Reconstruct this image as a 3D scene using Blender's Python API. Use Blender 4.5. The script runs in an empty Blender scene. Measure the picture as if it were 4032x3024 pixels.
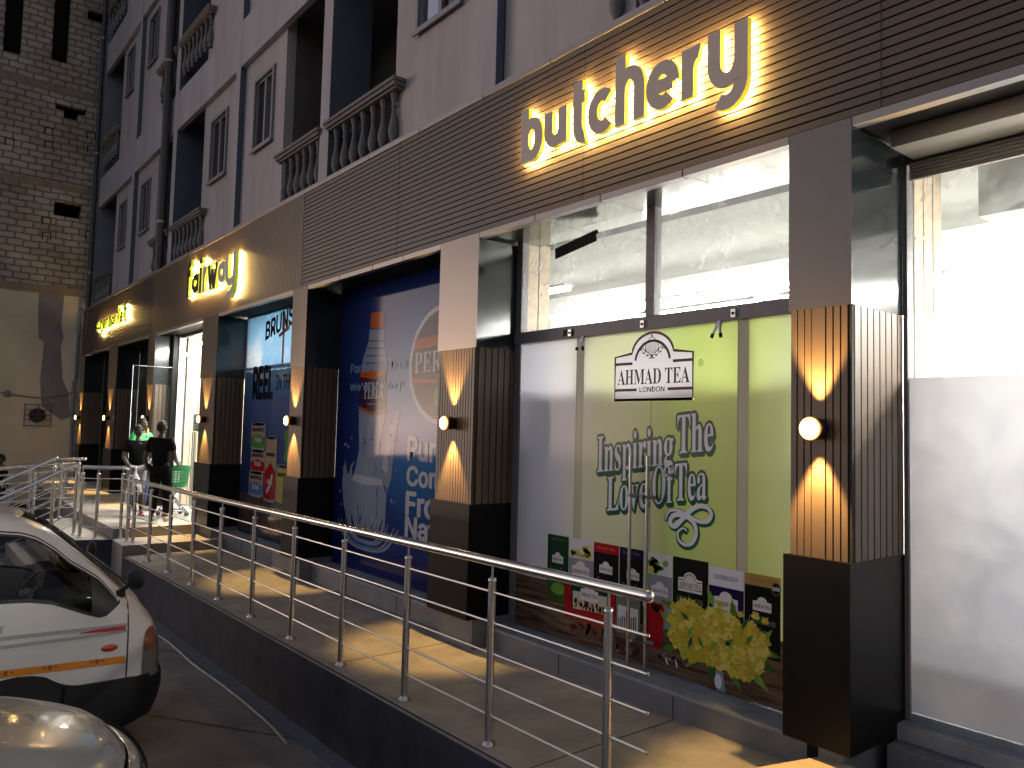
import bpy, bmesh, math, random, os
from mathutils import Vector, Matrix
random.seed(7)
PI = math.pi
SC = bpy.context.scene
COL = SC.collection

# ------------------------------------------------------------------ camera, sky, sun, exposure
cam_d = bpy.data.cameras.new('camera'); cam = bpy.data.objects.new('camera', cam_d); COL.objects.link(cam)
yaw, pitch, roll = math.radians(51.1167), math.radians(3.4399), math.radians(1.4351)
fw = Vector((-math.sin(yaw)*math.cos(pitch), math.cos(yaw)*math.cos(pitch), math.sin(pitch)))
rt = fw.cross(Vector((0, 0, 1))).normalized(); up = rt.cross(fw)
r2 = rt*math.cos(roll)+up*math.sin(roll); u2 = -rt*math.sin(roll)+up*math.cos(roll)
M = Matrix((r2, u2, -fw)).transposed().to_4x4(); M.translation = Vector((2.264, -4.0464, 2.538))
cam.matrix_world = M
cam_d.sensor_fit = 'HORIZONTAL'; cam_d.sensor_width = 36.0; cam_d.lens = 36.0*3023.5/4032.0
cam_d.clip_start = 0.05; cam_d.clip_end = 500
SC.camera = cam

W = bpy.data.worlds.new('World'); SC.world = W; W.use_nodes = True
nt = W.node_tree; nt.nodes.clear()
sky = nt.nodes.new('ShaderNodeTexSky'); sky.sky_type = 'NISHITA'; sky.sun_disc = False
SUN_EL, SUN_AZ = math.radians(5), math.radians(238)
sky.sun_elevation = SUN_EL; sky.sun_rotation = SUN_AZ
sky.air_density = 1.0; sky.dust_density = 0.7; sky.ozone_density = 2.4
bg = nt.nodes.new('ShaderNodeBackground'); bg.inputs['Strength'].default_value = 0.145
wo = nt.nodes.new('ShaderNodeOutputWorld')
hs = nt.nodes.new('ShaderNodeHueSaturation'); hs.inputs['Saturation'].default_value = .5      # flat, hazy after-sunset sky
tn = nt.nodes.new('ShaderNodeMix'); tn.data_type = 'RGBA'; tn.blend_type = 'MULTIPLY'; tn.inputs[0].default_value = 1; tn.inputs[7].default_value = (1.04, .95, 1.0, 1)
nt.links.new(sky.outputs[0], hs.inputs['Color']); nt.links.new(hs.outputs[0], tn.inputs[6]); nt.links.new(tn.outputs[2], bg.inputs[0]); nt.links.new(bg.outputs[0], wo.inputs[0])
sun_d = bpy.data.lights.new('sun', 'SUN'); sun_d.energy = 0.04; sun_d.angle = math.radians(25); sun_d.color = (1, .86, .78)
sun = bpy.data.objects.new('sun', sun_d); COL.objects.link(sun)
sd = Vector((math.sin(SUN_AZ)*math.cos(SUN_EL), math.cos(SUN_AZ)*math.cos(SUN_EL), math.sin(SUN_EL)))
sun.rotation_euler = sd.to_track_quat('Z', 'Y').to_euler(); sun.location = (0, -30, 30)

SC.view_settings.view_transform = 'Standard'; SC.view_settings.look = 'None'
SC.view_settings.exposure = 0.68; SC.view_settings.gamma = 1.0
SC.view_settings.use_curve_mapping = False
SC.cycles.use_denoising = True
SC.cycles.max_bounces = 8; SC.cycles.diffuse_bounces = 3; SC.cycles.glossy_bounces = 4
SC.cycles.transmission_bounces = 4; SC.cycles.transparent_max_bounces = 12
SC.cycles.sample_clamp_indirect = 4.0; SC.cycles.caustics_reflective = False; SC.cycles.caustics_refractive = False

# ------------------------------------------------------------------ materials
MATS = {}
def srgb(r, g, b):
    f = lambda c: (c/12.92 if c <= .04045 else ((c+.055)/1.055)**2.4)
    return (f(r/255), f(g/255), f(b/255))
def mat(name, col, rough=.6, metal=0., spec=.5, var=0., vscale=4., bump=0., bscale=60., coat=0., emit=None, es=0., stretch=None, dark=None):
    if name in MATS: return MATS[name]
    m = bpy.data.materials.new(name); m.use_nodes = True; MATS[name] = m
    n = m.node_tree.nodes; l = m.node_tree.links; b = n['Principled BSDF']
    b.inputs['Base Color'].default_value = (*col, 1); b.inputs['Roughness'].default_value = rough
    b.inputs['Metallic'].default_value = metal; b.inputs['Specular IOR Level'].default_value = spec
    b.inputs['Coat Weight'].default_value = coat; b.inputs['Coat Roughness'].default_value = .06
    if emit: b.inputs['Emission Color'].default_value = (*emit, 1); b.inputs['Emission Strength'].default_value = es
    if var or bump:
        tc = n.new('ShaderNodeTexCoord'); mp = n.new('ShaderNodeMapping'); l.new(tc.outputs['Object'], mp.inputs[0])
        if stretch: mp.inputs['Scale'].default_value = stretch
    if var:
        nz = n.new('ShaderNodeTexNoise'); nz.inputs['Scale'].default_value = vscale; nz.inputs['Detail'].default_value = 8; nz.inputs['Roughness'].default_value = .65
        l.new(mp.outputs[0], nz.inputs['Vector'])
        r = n.new('ShaderNodeValToRGB'); r.color_ramp.elements[0].position = .3; r.color_ramp.elements[1].position = .72
        d = dark or [c*(1-var) for c in col]
        r.color_ramp.elements[0].color = (*d, 1); r.color_ramp.elements[1].color = (*[min(1, c*(1+var*.6)) for c in col], 1)
        l.new(nz.outputs['Fac'], r.inputs[0]); l.new(r.outputs[0], b.inputs['Base Color'])
        mr = n.new('ShaderNodeMapRange'); mr.inputs['To Min'].default_value = max(.02, rough-.12*var*2); mr.inputs['To Max'].default_value = min(1, rough+.12*var*2)
        l.new(nz.outputs['Fac'], mr.inputs[0]); l.new(mr.outputs[0], b.inputs['Roughness'])
    if bump:
        n2 = n.new('ShaderNodeTexNoise'); n2.inputs['Scale'].default_value = bscale; n2.inputs['Detail'].default_value = 6
        l.new(mp.outputs[0], n2.inputs['Vector'])
        bp = n.new('ShaderNodeBump'); bp.inputs['Strength'].default_value = bump; bp.inputs['Distance'].default_value = .02
        l.new(n2.outputs['Fac'], bp.inputs['Height']); l.new(bp.outputs[0], b.inputs['Normal'])
    return m
def emis(name, col, s):
    if name in MATS: return MATS[name]
    m = bpy.data.materials.new(name); m.use_nodes = True; MATS[name] = m
    n = m.node_tree.nodes; l = m.node_tree.links; n.clear()
    e = n.new('ShaderNodeEmission'); e.inputs[0].default_value = (*col, 1); e.inputs[1].default_value = s
    o = n.new('ShaderNodeOutputMaterial'); l.new(e.outputs[0], o.inputs[0]); return m
def film(name, col, trans=.5, gloss=.06, rough=.12, colnode=None):
    """printed vinyl on glass: diffuse + translucent + a clear gloss"""
    if name in MATS: return MATS[name]
    m = bpy.data.materials.new(name); m.use_nodes = True; MATS[name] = m
    n = m.node_tree.nodes; l = m.node_tree.links; n.clear()
    d = n.new('ShaderNodeBsdfDiffuse'); t = n.new('ShaderNodeBsdfTranslucent'); g = n.new('ShaderNodeBsdfGlossy'); g.inputs['Roughness'].default_value = rough
    d.inputs[0].default_value = (*col, 1); t.inputs[0].default_value = (*col, 1)
    if colnode:
        c = colnode(m.node_tree); l.new(c, d.inputs[0]); l.new(c, t.inputs[0])
    mx = n.new('ShaderNodeMixShader'); mx.inputs[0].default_value = trans
    l.new(d.outputs[0], mx.inputs[1]); l.new(t.outputs[0], mx.inputs[2])
    fr = n.new('ShaderNodeFresnel'); fr.inputs[0].default_value = 1.45
    ml = n.new('ShaderNodeMath'); ml.operation = 'MULTIPLY'; ml.inputs[1].default_value = gloss; l.new(fr.outputs[0], ml.inputs[0])
    m2 = n.new('ShaderNodeMixShader'); l.new(ml.outputs[0], m2.inputs[0]); l.new(mx.outputs[0], m2.inputs[1]); l.new(g.outputs[0], m2.inputs[2])
    o = n.new('ShaderNodeOutputMaterial'); l.new(m2.outputs[0], o.inputs[0]); return m
def glass(name, tint=(1, 1, 1), refl=1.0, dirt=0., rough=.02):
    if name in MATS: return MATS[name]
    m = bpy.data.materials.new(name); m.use_nodes = True; MATS[name] = m
    n = m.node_tree.nodes; l = m.node_tree.links; n.clear()
    t = n.new('ShaderNodeBsdfTransparent'); t.inputs[0].default_value = (*tint, 1)
    g = n.new('ShaderNodeBsdfGlossy'); g.inputs['Roughness'].default_value = rough
    fr = n.new('ShaderNodeFresnel'); fr.inputs[0].default_value = 1.5
    ml = n.new('ShaderNodeMath'); ml.operation = 'MULTIPLY'; ml.inputs[1].default_value = refl; l.new(fr.outputs[0], ml.inputs[0])
    mx = n.new('ShaderNodeMixShader'); l.new(ml.outputs[0], mx.inputs[0]); l.new(t.outputs[0], mx.inputs[1]); l.new(g.outputs[0], mx.inputs[2])
    out = mx
    if dirt:
        d = n.new('ShaderNodeBsdfDiffuse'); d.inputs[0].default_value = (.6, .62, .6, 1); tr = n.new('ShaderNodeBsdfTranslucent'); tr.inputs[0].default_value = (.55, .57, .56, 1)
        md = n.new('ShaderNodeMixShader'); md.inputs[0].default_value = .6; l.new(d.outputs[0], md.inputs[1]); l.new(tr.outputs[0], md.inputs[2])
        tc = n.new('ShaderNodeTexCoord'); nz = n.new('ShaderNodeTexNoise'); nz.inputs['Scale'].default_value = 3.2; nz.inputs['Detail'].default_value = 9; nz.inputs['Distortion'].default_value = 2.2; nz.inputs['Roughness'].default_value = .62
        l.new(tc.outputs['Object'], nz.inputs['Vector'])
        r = n.new('ShaderNodeMapRange'); r.inputs['From Min'].default_value = .40; r.inputs['From Max'].default_value = .74; r.inputs['To Max'].default_value = dirt; r.inputs['To Min'].default_value = dirt*.2
        l.new(nz.outputs['Fac'], r.inputs[0])
        m2 = n.new('ShaderNodeMixShader'); l.new(r.outputs[0], m2.inputs[0]); l.new(mx.outputs[0], m2.inputs[1]); l.new(md.outputs[0], m2.inputs[2]); out = m2
    o = n.new('ShaderNodeOutputMaterial'); l.new(out.outputs[0], o.inputs[0]); return m

# ------------------------------------------------------------------ mesh builder
class MB:
    def __init__(s): s.v = []; s.f = []; s.m = []; s.mats = []; s.sm = []
    def mi(s, m):
        if m not in s.mats: s.mats.append(m)
        return s.mats.index(m)
    def add(s, vs, fs, m, smooth=False):
        o = len(s.v); s.v += [tuple(v) for v in vs]; k = s.mi(m)
        for f in fs: s.f.append([i+o for i in f]); s.m.append(k); s.sm.append(smooth)
        return s
    def box(s, x0, x1, y0, y1, z0, z1, m):
        x0, x1 = min(x0, x1), max(x0, x1); y0, y1 = min(y0, y1), max(y0, y1); z0, z1 = min(z0, z1), max(z0, z1)
        vs = [(x, y, z) for z in (z0, z1) for y in (y0, y1) for x in (x0, x1)]
        return s.add(vs, [(0, 2, 3, 1), (4, 5, 7, 6), (0, 1, 5, 4), (2, 6, 7, 3), (0, 4, 6, 2), (1, 3, 7, 5)], m)
    def tube(s, pts, r, m, n=10, caps=True, smooth=True):
        pts = [Vector(p) for p in pts]; rs = r if isinstance(r, (list, tuple)) else [r]*len(pts)
        vs = []; fs = []; ref = None
        for i, p in enumerate(pts):
            d = (pts[min(i+1, len(pts)-1)]-pts[max(i-1, 0)]).normalized()
            if ref is None: ref = Vector((0, 0, 1)) if abs(d.z) < .9 else Vector((1, 0, 0))
            a = d.cross(ref).normalized(); b = a.cross(d).normalized(); ref = b
            for k in range(n):
                t = 2*PI*k/n; vs.append(p+(a*math.cos(t)+b*math.sin(t))*rs[i])
        for i in range(len(pts)-1):
            for k in range(n):
                k2 = (k+1) % n; fs.append((i*n+k, i*n+k2, (i+1)*n+k2, (i+1)*n+k))
        s.add(vs, fs, m, smooth)
        if caps: s.add(vs[:n], [tuple(range(n))], m); s.add(vs[-n:], [tuple(range(n-1, -1, -1))], m)
        return s
    def lathe(s, c, prof, m, n=12, smooth=True):
        vs = []; fs = []
        for (r, z) in prof:
            for k in range(n):
                t = 2*PI*k/n; vs.append((c[0]+r*math.cos(t), c[1]+r*math.sin(t), c[2]+z))
        for i in range(len(prof)-1):
            for k in range(n): fs.append((i*n+k, i*n+(k+1) % n, (i+1)*n+(k+1) % n, (i+1)*n+k))
        return s.add(vs, fs, m, smooth)
    def ell(s, c, r, m, nu=16, nv=10, rot=None):
        vs = []; fs = []
        for i in range(nv+1):
            a = PI*i/nv
            for k in range(nu):
                t = 2*PI*k/nu; p = Vector((r[0]*math.sin(a)*math.cos(t), r[1]*math.sin(a)*math.sin(t), r[2]*math.cos(a)))
                if rot: p = rot @ p
                vs.append(p+Vector(c))
        for i in range(nv):
            for k in range(nu): fs.append((i*nu+k, (i+1)*nu+k, (i+1)*nu+(k+1) % nu, i*nu+(k+1) % nu))
        return s.add(vs, fs, m, True)
    def grid(s, fn, us, vs_, m, smooth=True, flip=False):
        V = [fn(u, v) for u in us for v in vs_]; nv = len(vs_)
        F = []
        for i in range(len(us)-1):
            for j in range(nv-1):
                q = (i*nv+j, (i+1)*nv+j, (i+1)*nv+j+1, i*nv+j+1); F.append(q[::-1] if flip else q)
        return s.add(V, F, m, smooth)
    def prism(s, pts, d, m):
        """flat polygon pts (3d) pushed along d"""
        n = len(pts); d = Vector(d); P = [Vector(p) for p in pts]; Q = [p+d for p in P]
        return s.add(P+Q, [tuple(range(n-1, -1, -1)), tuple(range(n, 2*n))]+[(i, (i+1) % n, n+(i+1) % n, n+i) for i in range(n)], m)
    def build(s, name, parent=None, bevel=0., world=True, autosm=False):
        me = bpy.data.meshes.new(name); me.from_pydata(s.v, [], s.f); me.update()
        for m in s.mats: me.materials.append(m)
        me.polygons.foreach_set('material_index', s.m); me.polygons.foreach_set('use_smooth', s.sm)
        me.validate()
        o = bpy.data.objects.new(name, me); COL.objects.link(o)
        if parent is not None: setpar(o, parent)
        if bevel:
            b = o.modifiers.new('bevel', 'BEVEL'); b.width = bevel; b.segments = 2; b.limit_method = 'ANGLE'; b.angle_limit = .7
        return o
def root_loc(o):
    t = Vector((0, 0, 0))
    while o is not None: t = t+Vector(o.location); t = t+o.matrix_parent_inverse.translation; o = o.parent
    return t
def setpar(o, p):
    """o is modelled in world coordinates; p sits, unrotated, somewhere"""
    o.parent = p; o.matrix_parent_inverse = Matrix.Translation(-root_loc(p))
def tag(o, label=None, cat=None, group=None, kind=None):
    if label: o['label'] = label
    if cat: o['category'] = cat
    if group: o['group'] = group
    if kind: o['kind'] = kind
    return o
def thing(name, loc, label, cat, group=None):
    o = bpy.data.objects.new(name, None); COL.objects.link(o); o.location = loc; o.empty_display_size = .2
    return tag(o, label, cat, group)
def kids(o): return [c for c in bpy.data.objects if c.parent == o]
def copy_tree(o, parent=None):
    c = o.copy(); COL.objects.link(c)
    if parent is not None: c.parent = parent; c.matrix_parent_inverse = o.matrix_parent_inverse.copy()
    for ch in kids(o): copy_tree(ch, c)
    return c

# ------------------------------------------------------------------ lettering
FD = os.path.join(bpy.utils.system_resource('DATAFILES'), 'fonts')
def ldf(n):
    try: return bpy.data.fonts.load(os.path.join(FD, n))
    except Exception: return None
F_SANS = ldf('Inter.woff2'); F_MATH = ldf('NotoSansMath-Regular.woff2')
def serif(t):
    if F_MATH is None: return t
    return ''.join(chr(0x1D400+ord(c)-65) if 'A' <= c <= 'Z' else chr(0x1D41A+ord(c)-97) if 'a' <= c <= 'z' else c for c in t)
TC = {}
def text_geo(t, font='sans', bold=0., extrude=0., res=5):
    k = (t, font, bold, extrude)
    if k in TC: return TC[k]
    c = bpy.data.curves.new('lettering', 'FONT'); c.resolution_u = res
    if font == 'serif': c.body = serif(t); f = F_MATH
    else: c.body = t; f = F_SANS
    if f: c.font = f
    c.offset = bold; c.extrude = extrude
    o = bpy.data.objects.new('lettering', c); COL.objects.link(o)
    dg = bpy.context.evaluated_depsgraph_get()
    me = bpy.data.meshes.new_from_object(o.evaluated_get(dg))
    vs = [tuple(v.co) for v in me.vertices]; fs = [tuple(p.vertices) for p in me.polygons]; ns = [p.normal.z for p in me.polygons]
    bpy.data.objects.remove(o); bpy.data.curves.remove(c); bpy.data.meshes.remove(me)
    xs = [v[0] for v in vs] or [0, 1]; ys = [v[1] for v in vs] or [0, 1]
    TC[k] = (vs, fs, ns, min(xs), max(xs), min(ys), max(ys)); return TC[k]
class Art(MB):
    """flat print in the plane y = y0 of the shop front, x right, z up, layers a fraction of a millimetre apart"""
    def __init__(s, y0, step=.0006): super().__init__(); s.y0 = y0; s.step = step
    def Y(s, L): return s.y0-L*s.step
    def add(s, vs, fs, m, smooth=False):      # every printed face looks out to the street
        out = []
        for f in fs:
            ar = sum(vs[f[i]][0]*vs[f[(i+1) % len(f)]][2]-vs[f[(i+1) % len(f)]][0]*vs[f[i]][2] for i in range(len(f)))
            out.append(tuple(f) if ar > 0 else tuple(f)[::-1])
        return super().add(vs, out, m, smooth)
    def poly(s, pts, L, m): y = s.Y(L); return s.add([(p[0], y, p[1]) for p in pts], [tuple(range(len(pts)))], m)
    def rect(s, x0, x1, z0, z1, L, m): return s.poly([(x0, z0), (x1, z0), (x1, z1), (x0, z1)], L, m)
    def ell2(s, cx, cz, rx, rz, L, m, n=28, a0=0, a1=2*PI, rot=0.):
        P = [(rx*math.cos(a0+(a1-a0)*i/n), rz*math.sin(a0+(a1-a0)*i/n)) for i in range(n if a1-a0 > 6.2 else n+1)]
        return s.poly([(cx+p[0]*math.cos(rot)-p[1]*math.sin(rot), cz+p[0]*math.sin(rot)+p[1]*math.cos(rot)) for p in P], L, m)
    def ring(s, cx, cz, rx, rz, w, L, m, n=48, a0=0, a1=2*PI):
        y = s.Y(L); vs = []
        for i in range(n+1):
            a = a0+(a1-a0)*i/n; c, d = math.cos(a), math.sin(a)
            vs += [(cx+rx*c, y, cz+rz*d), (cx+(rx-w)*c, y, cz+(rz-w)*d)]
        return s.add(vs, [(2*i, 2*i+1, 2*i+3, 2*i+2) for i in range(n)], m)
    def stroke(s, pts, w, L, m, sub=6):
        P = smooth_line(pts, sub); y = s.Y(L); vs = []
        n = len(P); ws = w if callable(w) else (lambda t: w)
        for i, p in enumerate(P):
            a = P[max(0, i-1)]; b = P[min(n-1, i+1)]; dx, dz = b[0]-a[0], b[1]-a[1]; k = math.hypot(dx, dz) or 1
            h = ws(i/(n-1))/2; vs += [(p[0]-dz/k*h, y, p[1]+dx/k*h), (p[0]+dz/k*h, y, p[1]-dx/k*h)]
        return s.add(vs, [(2*i, 2*i+1, 2*i+3, 2*i+2) for i in range(n-1)], m)
    def text(s, t, x0, x1, z0, z1, L, m, font='sans', bold=0., slope=0., fitz=None, lean=0., res=4):
        """fit the word's ink into x0..x1, z0..z1; slope tilts the line, fitz takes the heights of another word; bold (of the em) thickens by shifted copies"""
        vs, fs, ns, a0, a1, b0, b1 = text_geo(t, font, 0., 0., res)
        if fitz: _, _, _, _, _, b0, b1 = text_geo(fitz, font, 0., 0., res)
        kx = (x1-x0)/(a1-a0 or 1); kz = (z1-z0)/(b1-b0 or 1)
        wx, wz = bold*kx*.8, bold*kz*.6
        sh = [(0, 0)] if not bold else [(0, 0)]+[(wx*math.cos(i*PI/4), wz*math.sin(i*PI/4)) for i in range(8)]
        for q, (dx, dz) in enumerate(sh):
            y = s.Y(L)-q*.00002; out = []
            for v in vs:
                x = x0+(v[0]-a0)*kx+dx; z = z0+(v[1]-b0)*kz+dz
                out.append((x+lean*(z-z0), y, z+slope*(x-x0)))
            s.add(out, fs, m)
        return s
def smooth_line(pts, sub=6):
    if len(pts) < 3 or sub <= 1: return list(pts)
    out = []
    for i in range(len(pts)-1):
        p0 = pts[max(i-1, 0)]; p1 = pts[i]; p2 = pts[i+1]; p3 = pts[min(i+2, len(pts)-1)]
        for k in range(sub):
            t = k/sub; out.append(tuple(.5*((2*b)+(-a+c)*t+(2*a-5*b+4*c-d)*t*t+(-a+3*b-3*c+d)*t**3) for a, b, c, d in zip(p0, p1, p2, p3)))
    out.append(tuple(pts[-1])); return out
def lerp_tab(tab, x):
    if x <= tab[0][0]: return tab[0][1]
    for (a, b), (c, d) in zip(tab, tab[1:]):
        if x <= c: return b+(d-b)*(x-a)/((c-a) or 1)
    return tab[-1][1]

# ================================================================== MATERIAL SET
m_road = mat('road concrete', (.20, .185, .18), .85, var=.5, vscale=1.3, bump=.25, bscale=35)
m_floor = mat('ramp screed', (.31, .285, .255), .75, var=.34, vscale=2.8, bump=.2, bscale=50)
m_kerb = mat('painted black wall', (.058, .055, .064), .9, spec=.15, var=.35, vscale=2.5, bump=.15, bscale=30)
m_plinth = mat('grey plinth tile', (.17, .17, .18), .6, var=.25, vscale=3, bump=.1, bscale=60)
m_plinth2 = mat('pale plinth screed', (.28, .29, .31), .75, var=.3, vscale=5, bump=.2, bscale=40)
m_slat = mat('brown aluminium batten', (.125, .085, .058), .42, spec=.45, var=.14, vscale=6, stretch=(1, 1, .1))
m_slat_h = mat('brown aluminium batten long', (.085, .060, .045), .45, spec=.4, var=.14, vscale=5, stretch=(.15, 1, 1))
m_groove = mat('batten backing', (.012, .009, .007), .8)
m_acp = mat('grey composite panel', (.14, .12, .108), .27, metal=.75, spec=.5, var=.05, vscale=2)
m_acp_gloss = mat('dark grey gloss panel', (.016, .020, .022), .13, spec=.6)
m_trim = mat('brushed aluminium trim', (.27, .237, .22), .38, metal=.6, var=.06, vscale=3)
m_black = mat('black gloss panel', (.007, .0065, .006), .36, spec=.16, var=.2, vscale=3)
m_frame = mat('grey window frame', (.15, .14, .15), .5, var=.15, vscale=8)
m_steel = mat('polished stainless steel', (.72, .69, .66), .24, metal=1., var=.06, vscale=14)
m_bar = mat('satin steel bar', (.85, .82, .78), .34, metal=1.)
m_steel2 = mat('brushed stainless steel', (.55, .53, .52), .3, metal=1.)
m_white_int = mat('white interior paint', (.8, .8, .77), .7)
m_grey_int = mat('grey ceiling beam', (.42, .42, .40), .7, var=.1)
m_beige = mat('beige wall slats', (.62, .5, .34), .55, var=.08, vscale=3, stretch=(1, 1, .1))
m_beige_gr = mat('slat joint', (.2, .13, .08), .7)
m_dark = mat('dark void', (.01, .01, .01), .9)
m_soffit = mat('soffit mirror panel', (.13, .125, .105), .14, metal=.8)
e_tube = emis('lit ceiling tube', (1, .97, .9), 28.)
e_tube2 = emis('lit strip', (1, .98, .93), 42.)
def lensmat():
    m = bpy.data.materials.new('lit lamp lens'); m.use_nodes = True; n = m.node_tree.nodes; l = m.node_tree.links; n.clear()
    tc = n.new('ShaderNodeTexCoord'); mp = n.new('ShaderNodeMapping'); mp.inputs['Location'].default_value = (0, .11, -2.588); l.new(tc.outputs['Object'], mp.inputs[0])
    ln = n.new('ShaderNodeVectorMath'); ln.operation = 'LENGTH'; l.new(mp.outputs[0], ln.inputs[0])
    r = n.new('ShaderNodeValToRGB'); cr = r.color_ramp; cr.interpolation = 'EASE'
    for i, (p, c) in enumerate([(.3, (1, .82, .5)), (.62, (1, .62, .2)), (1., (.32, .11, .015))]):
        e = cr.elements[i] if i < 2 else cr.elements.new(p); e.position = p; e.color = (*c, 1)
    ml = n.new('ShaderNodeMath'); ml.operation = 'MULTIPLY'; ml.inputs[1].default_value = 1/.067; l.new(ln.outputs['Value'], ml.inputs[0]); l.new(ml.outputs[0], r.inputs[0])
    st = n.new('ShaderNodeMapRange'); st.inputs['From Min'].default_value = .45; st.inputs['From Max'].default_value = .95; st.inputs['To Min'].default_value = 40; st.inputs['To Max'].default_value = 1.6; l.new(ml.outputs[0], st.inputs[0])
    e = n.new('ShaderNodeEmission'); l.new(r.outputs[0], e.inputs[0]); l.new(st.outputs[0], e.inputs[1]); o = n.new('ShaderNodeOutputMaterial'); l.new(e.outputs[0], o.inputs[0]); return m
e_lens = lensmat()
e_halo = emis('letter back light', (1, .62, .19), 150.)
g_clear = glass('clear glass', (.96, .98, .97), 1.0)
g_dirty = glass('smeared shop glass', (.95, .97, .96), .8, dirt=.52)

# ================================================================== GROUND, RAMP, LANDING
b = MB(); b.add([(-60, -45, 0), (40, -45, 0), (40, 25, 0), (-60, 25, 0)], [(0, 1, 2, 3)], m_road)
for (x0, y0, x1, y1) in ((-9.0, -3.2, -6.6, -1.32), (-5.6, -2.6, -3.62, -1.26), (-4.4, -9, -2.6, -1.25), (-1.2, -6, -.6, -1.25)):
    d = Vector((x1-x0, y1-y0, 0)).normalized().cross(Vector((0, 0, 1)))*.006
    b.add([(x0-d.x, y0-d.y, .004), (x0+d.x, y0+d.y, .004), (x1+d.x, y1+d.y, .004), (x1-d.x, y1-d.y, .004)], [(3, 2, 1, 0)], m_dark)
tag(b.build('ground'), kind='structure')
rz = lambda x: .617+.0065*(x+.5)
ey = lambda x: -1.215+.009*(x+3)
b = MB()
def quadbox(b, P, z0, z1, m, mside):
    """P four (x, y) corners anticlockwise, z1 list of top heights"""
    n = len(P); T = [(p[0], p[1], z1[i]) for i, p in enumerate(P)]; B = [(p[0], p[1], z0) for p in P]
    b.add(T, [tuple(range(n))], m); b.add(T+B, [(n+i, n+(i+1) % n, (i+1) % n, i) for i in range(n)], mside)
xa, xb = -10.16, 6.0
quadbox(b, [(xa, ey(xa)-.16), (xb, ey(xb)-.13), (xb, ey(xb)-.001), (xa, ey(xa)-.001)], 0, [.012]*4, m_plinth, m_plinth)
quadbox(b, [(xa, ey(xa)+.03), (xb, ey(xb)+.03), (xb, .5), (xa, .5)], 0, [rz(xa), rz(xb), rz(xb), rz(xa)], m_floor, m_kerb)
quadbox(b, [(xa, ey(xa)), (xb, ey(xb)), (xb, ey(xb)+.03), (xa, ey(xa)+.03)], 0, [rz(xa)-.012, rz(xb)-.012, rz(xb)-.012, rz(xa)-.012], m_floor, m_kerb)
for xj in (-1.15, -3.6, -6.2): b.box(xj-.004, xj+.004, -1.15, .2, rz(xj)-.01, rz(xj)+.0015, m_dark)
tag(b.build('ramp'), kind='structure')
b = MB()
m_step = mat('entrance step tile', (.50, .46, .42), .6, var=.12, vscale=3, bump=.05)
m_riser = mat('step riser', (.24, .21, .18), .7, var=.2)
quadbox(b, [(-10.97, -1.275), (-10.165, -1.29), (-10.165, .5), (-10.97, .5)], 0, [.70]*4, m_step, m_riser)
quadbox(b, [(-14.1, -1.735), (-11.07, -1.75), (-10.90, -1.27), (-14.1, -1.27)], 0, [.70]*4, m_step, m_kerb)
quadbox(b, [(-13.75, -1.262), (-10.975, -1.262), (-10.975, 1.2), (-13.75, 1.2)], 0, [.853]*4, m_step, m_riser)
quadbox(b, [(-21.9, -1.0), (-13.755, -1.262), (-13.755, 1.2), (-21.9, 1.2)], 0, [.853]*4, m_step, m_riser)
for k in range(3): b.box(-13.85, -11.3, -1.755-.3*(k+1), -1.75-.3*k, 0, .70-.175*(k+1), m_step)
tag(b.build('entrance_steps'), kind='structure')
b = MB()
quadbox(b, [(-21.95, -2.9), (-14.4, -2.9), (-14.4, -1.75), (-21.95, -1.75)], 0, [.55]*4, m_step, m_kerb)
tag(b.build('far_ramp'), kind='structure')
b = MB()
m_ledge = mat('tan ledge', (.50, .40, .27), .6, var=.1, vscale=4)
b.prism([(-.01, .055, .62), (-.255, -.75, .62), (1.0, -.95, .62), (1.0, .055, .62)], (0, 0, .17), m_ledge)
tag(b.build('kerb'), kind='structure')

# ================================================================== SHOP FRONT (ground floor)
shop = thing('shop_front', (-8, .5, .6), 'dark ground-floor shop front with brown battens, lamps and glowing signs', 'shop')
FB, FT = 4.316, 5.555            # batten field of the fascia
def battens_h(name, x0, x1, seams=()):
    b = MB(); b.box(x0, x1, .013, .33, FB, FT, m_groove)
    n = 23; pit = (FT-FB)/n
    for i in range(n): b.box(x0, x1, 0, .0125, FB+i*pit+.005, FB+(i+1)*pit-.007, m_slat_h)
    for xs in seams: b.box(xs-.003, xs+.003, -.001, .012, FB, FT, m_groove)
    return b.build(name, shop)
battens_h('fascia', -21.95, -14.51)
battens_h('fascia', -7.165, 6.5, (-4.75, -1.95, .35))
b = MB(); b.box(-14.508, -7.168, .013, .33, FB, FT, m_groove)
n = 166; pit = 7.34/n
for i in range(n): b.box(-14.508+i*pit+.004, -14.508+(i+1)*pit-.006, -.002, .0125, FB, FT, m_slat)
b.build('fascia', shop)
joints = []
x = 6.5
for k in range(24):
    joints.append(x); x -= 1.214
m_trim2 = mat('dimmer aluminium trim', (.24, .22, .22), .42, metal=.4, var=.06, vscale=3)  # darker copy of the trim for the right end, where less sky glow reflects
def strip(name, z0, z1, y0, y1, xs):
    b = MB()
    for a, c in zip(xs, xs[1:]): b.box(a+.006, c-.006, y0, y1, z0, z1, m_trim if c < -3 else m_trim2)
    b.box(xs[0], xs[-1], y0+.012, y1, z0+.003, z1-.003, m_groove)
    return b.build(name, shop)
TJ = [-21.95]+[-20.3, -19.1, -17.85, -16.6, -15.4, -14.51, -13.2, -12.0, -10.8, -9.6, -8.4, -7.165, -6.33, -5.43, -4.35, -3.27, -2.35, -1.15, .05, 1.25, 2.45, 3.65, 4.85, 6.5]
strip('top_trim', FT+.001, FT+.042, -.012, .33, TJ)
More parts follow.
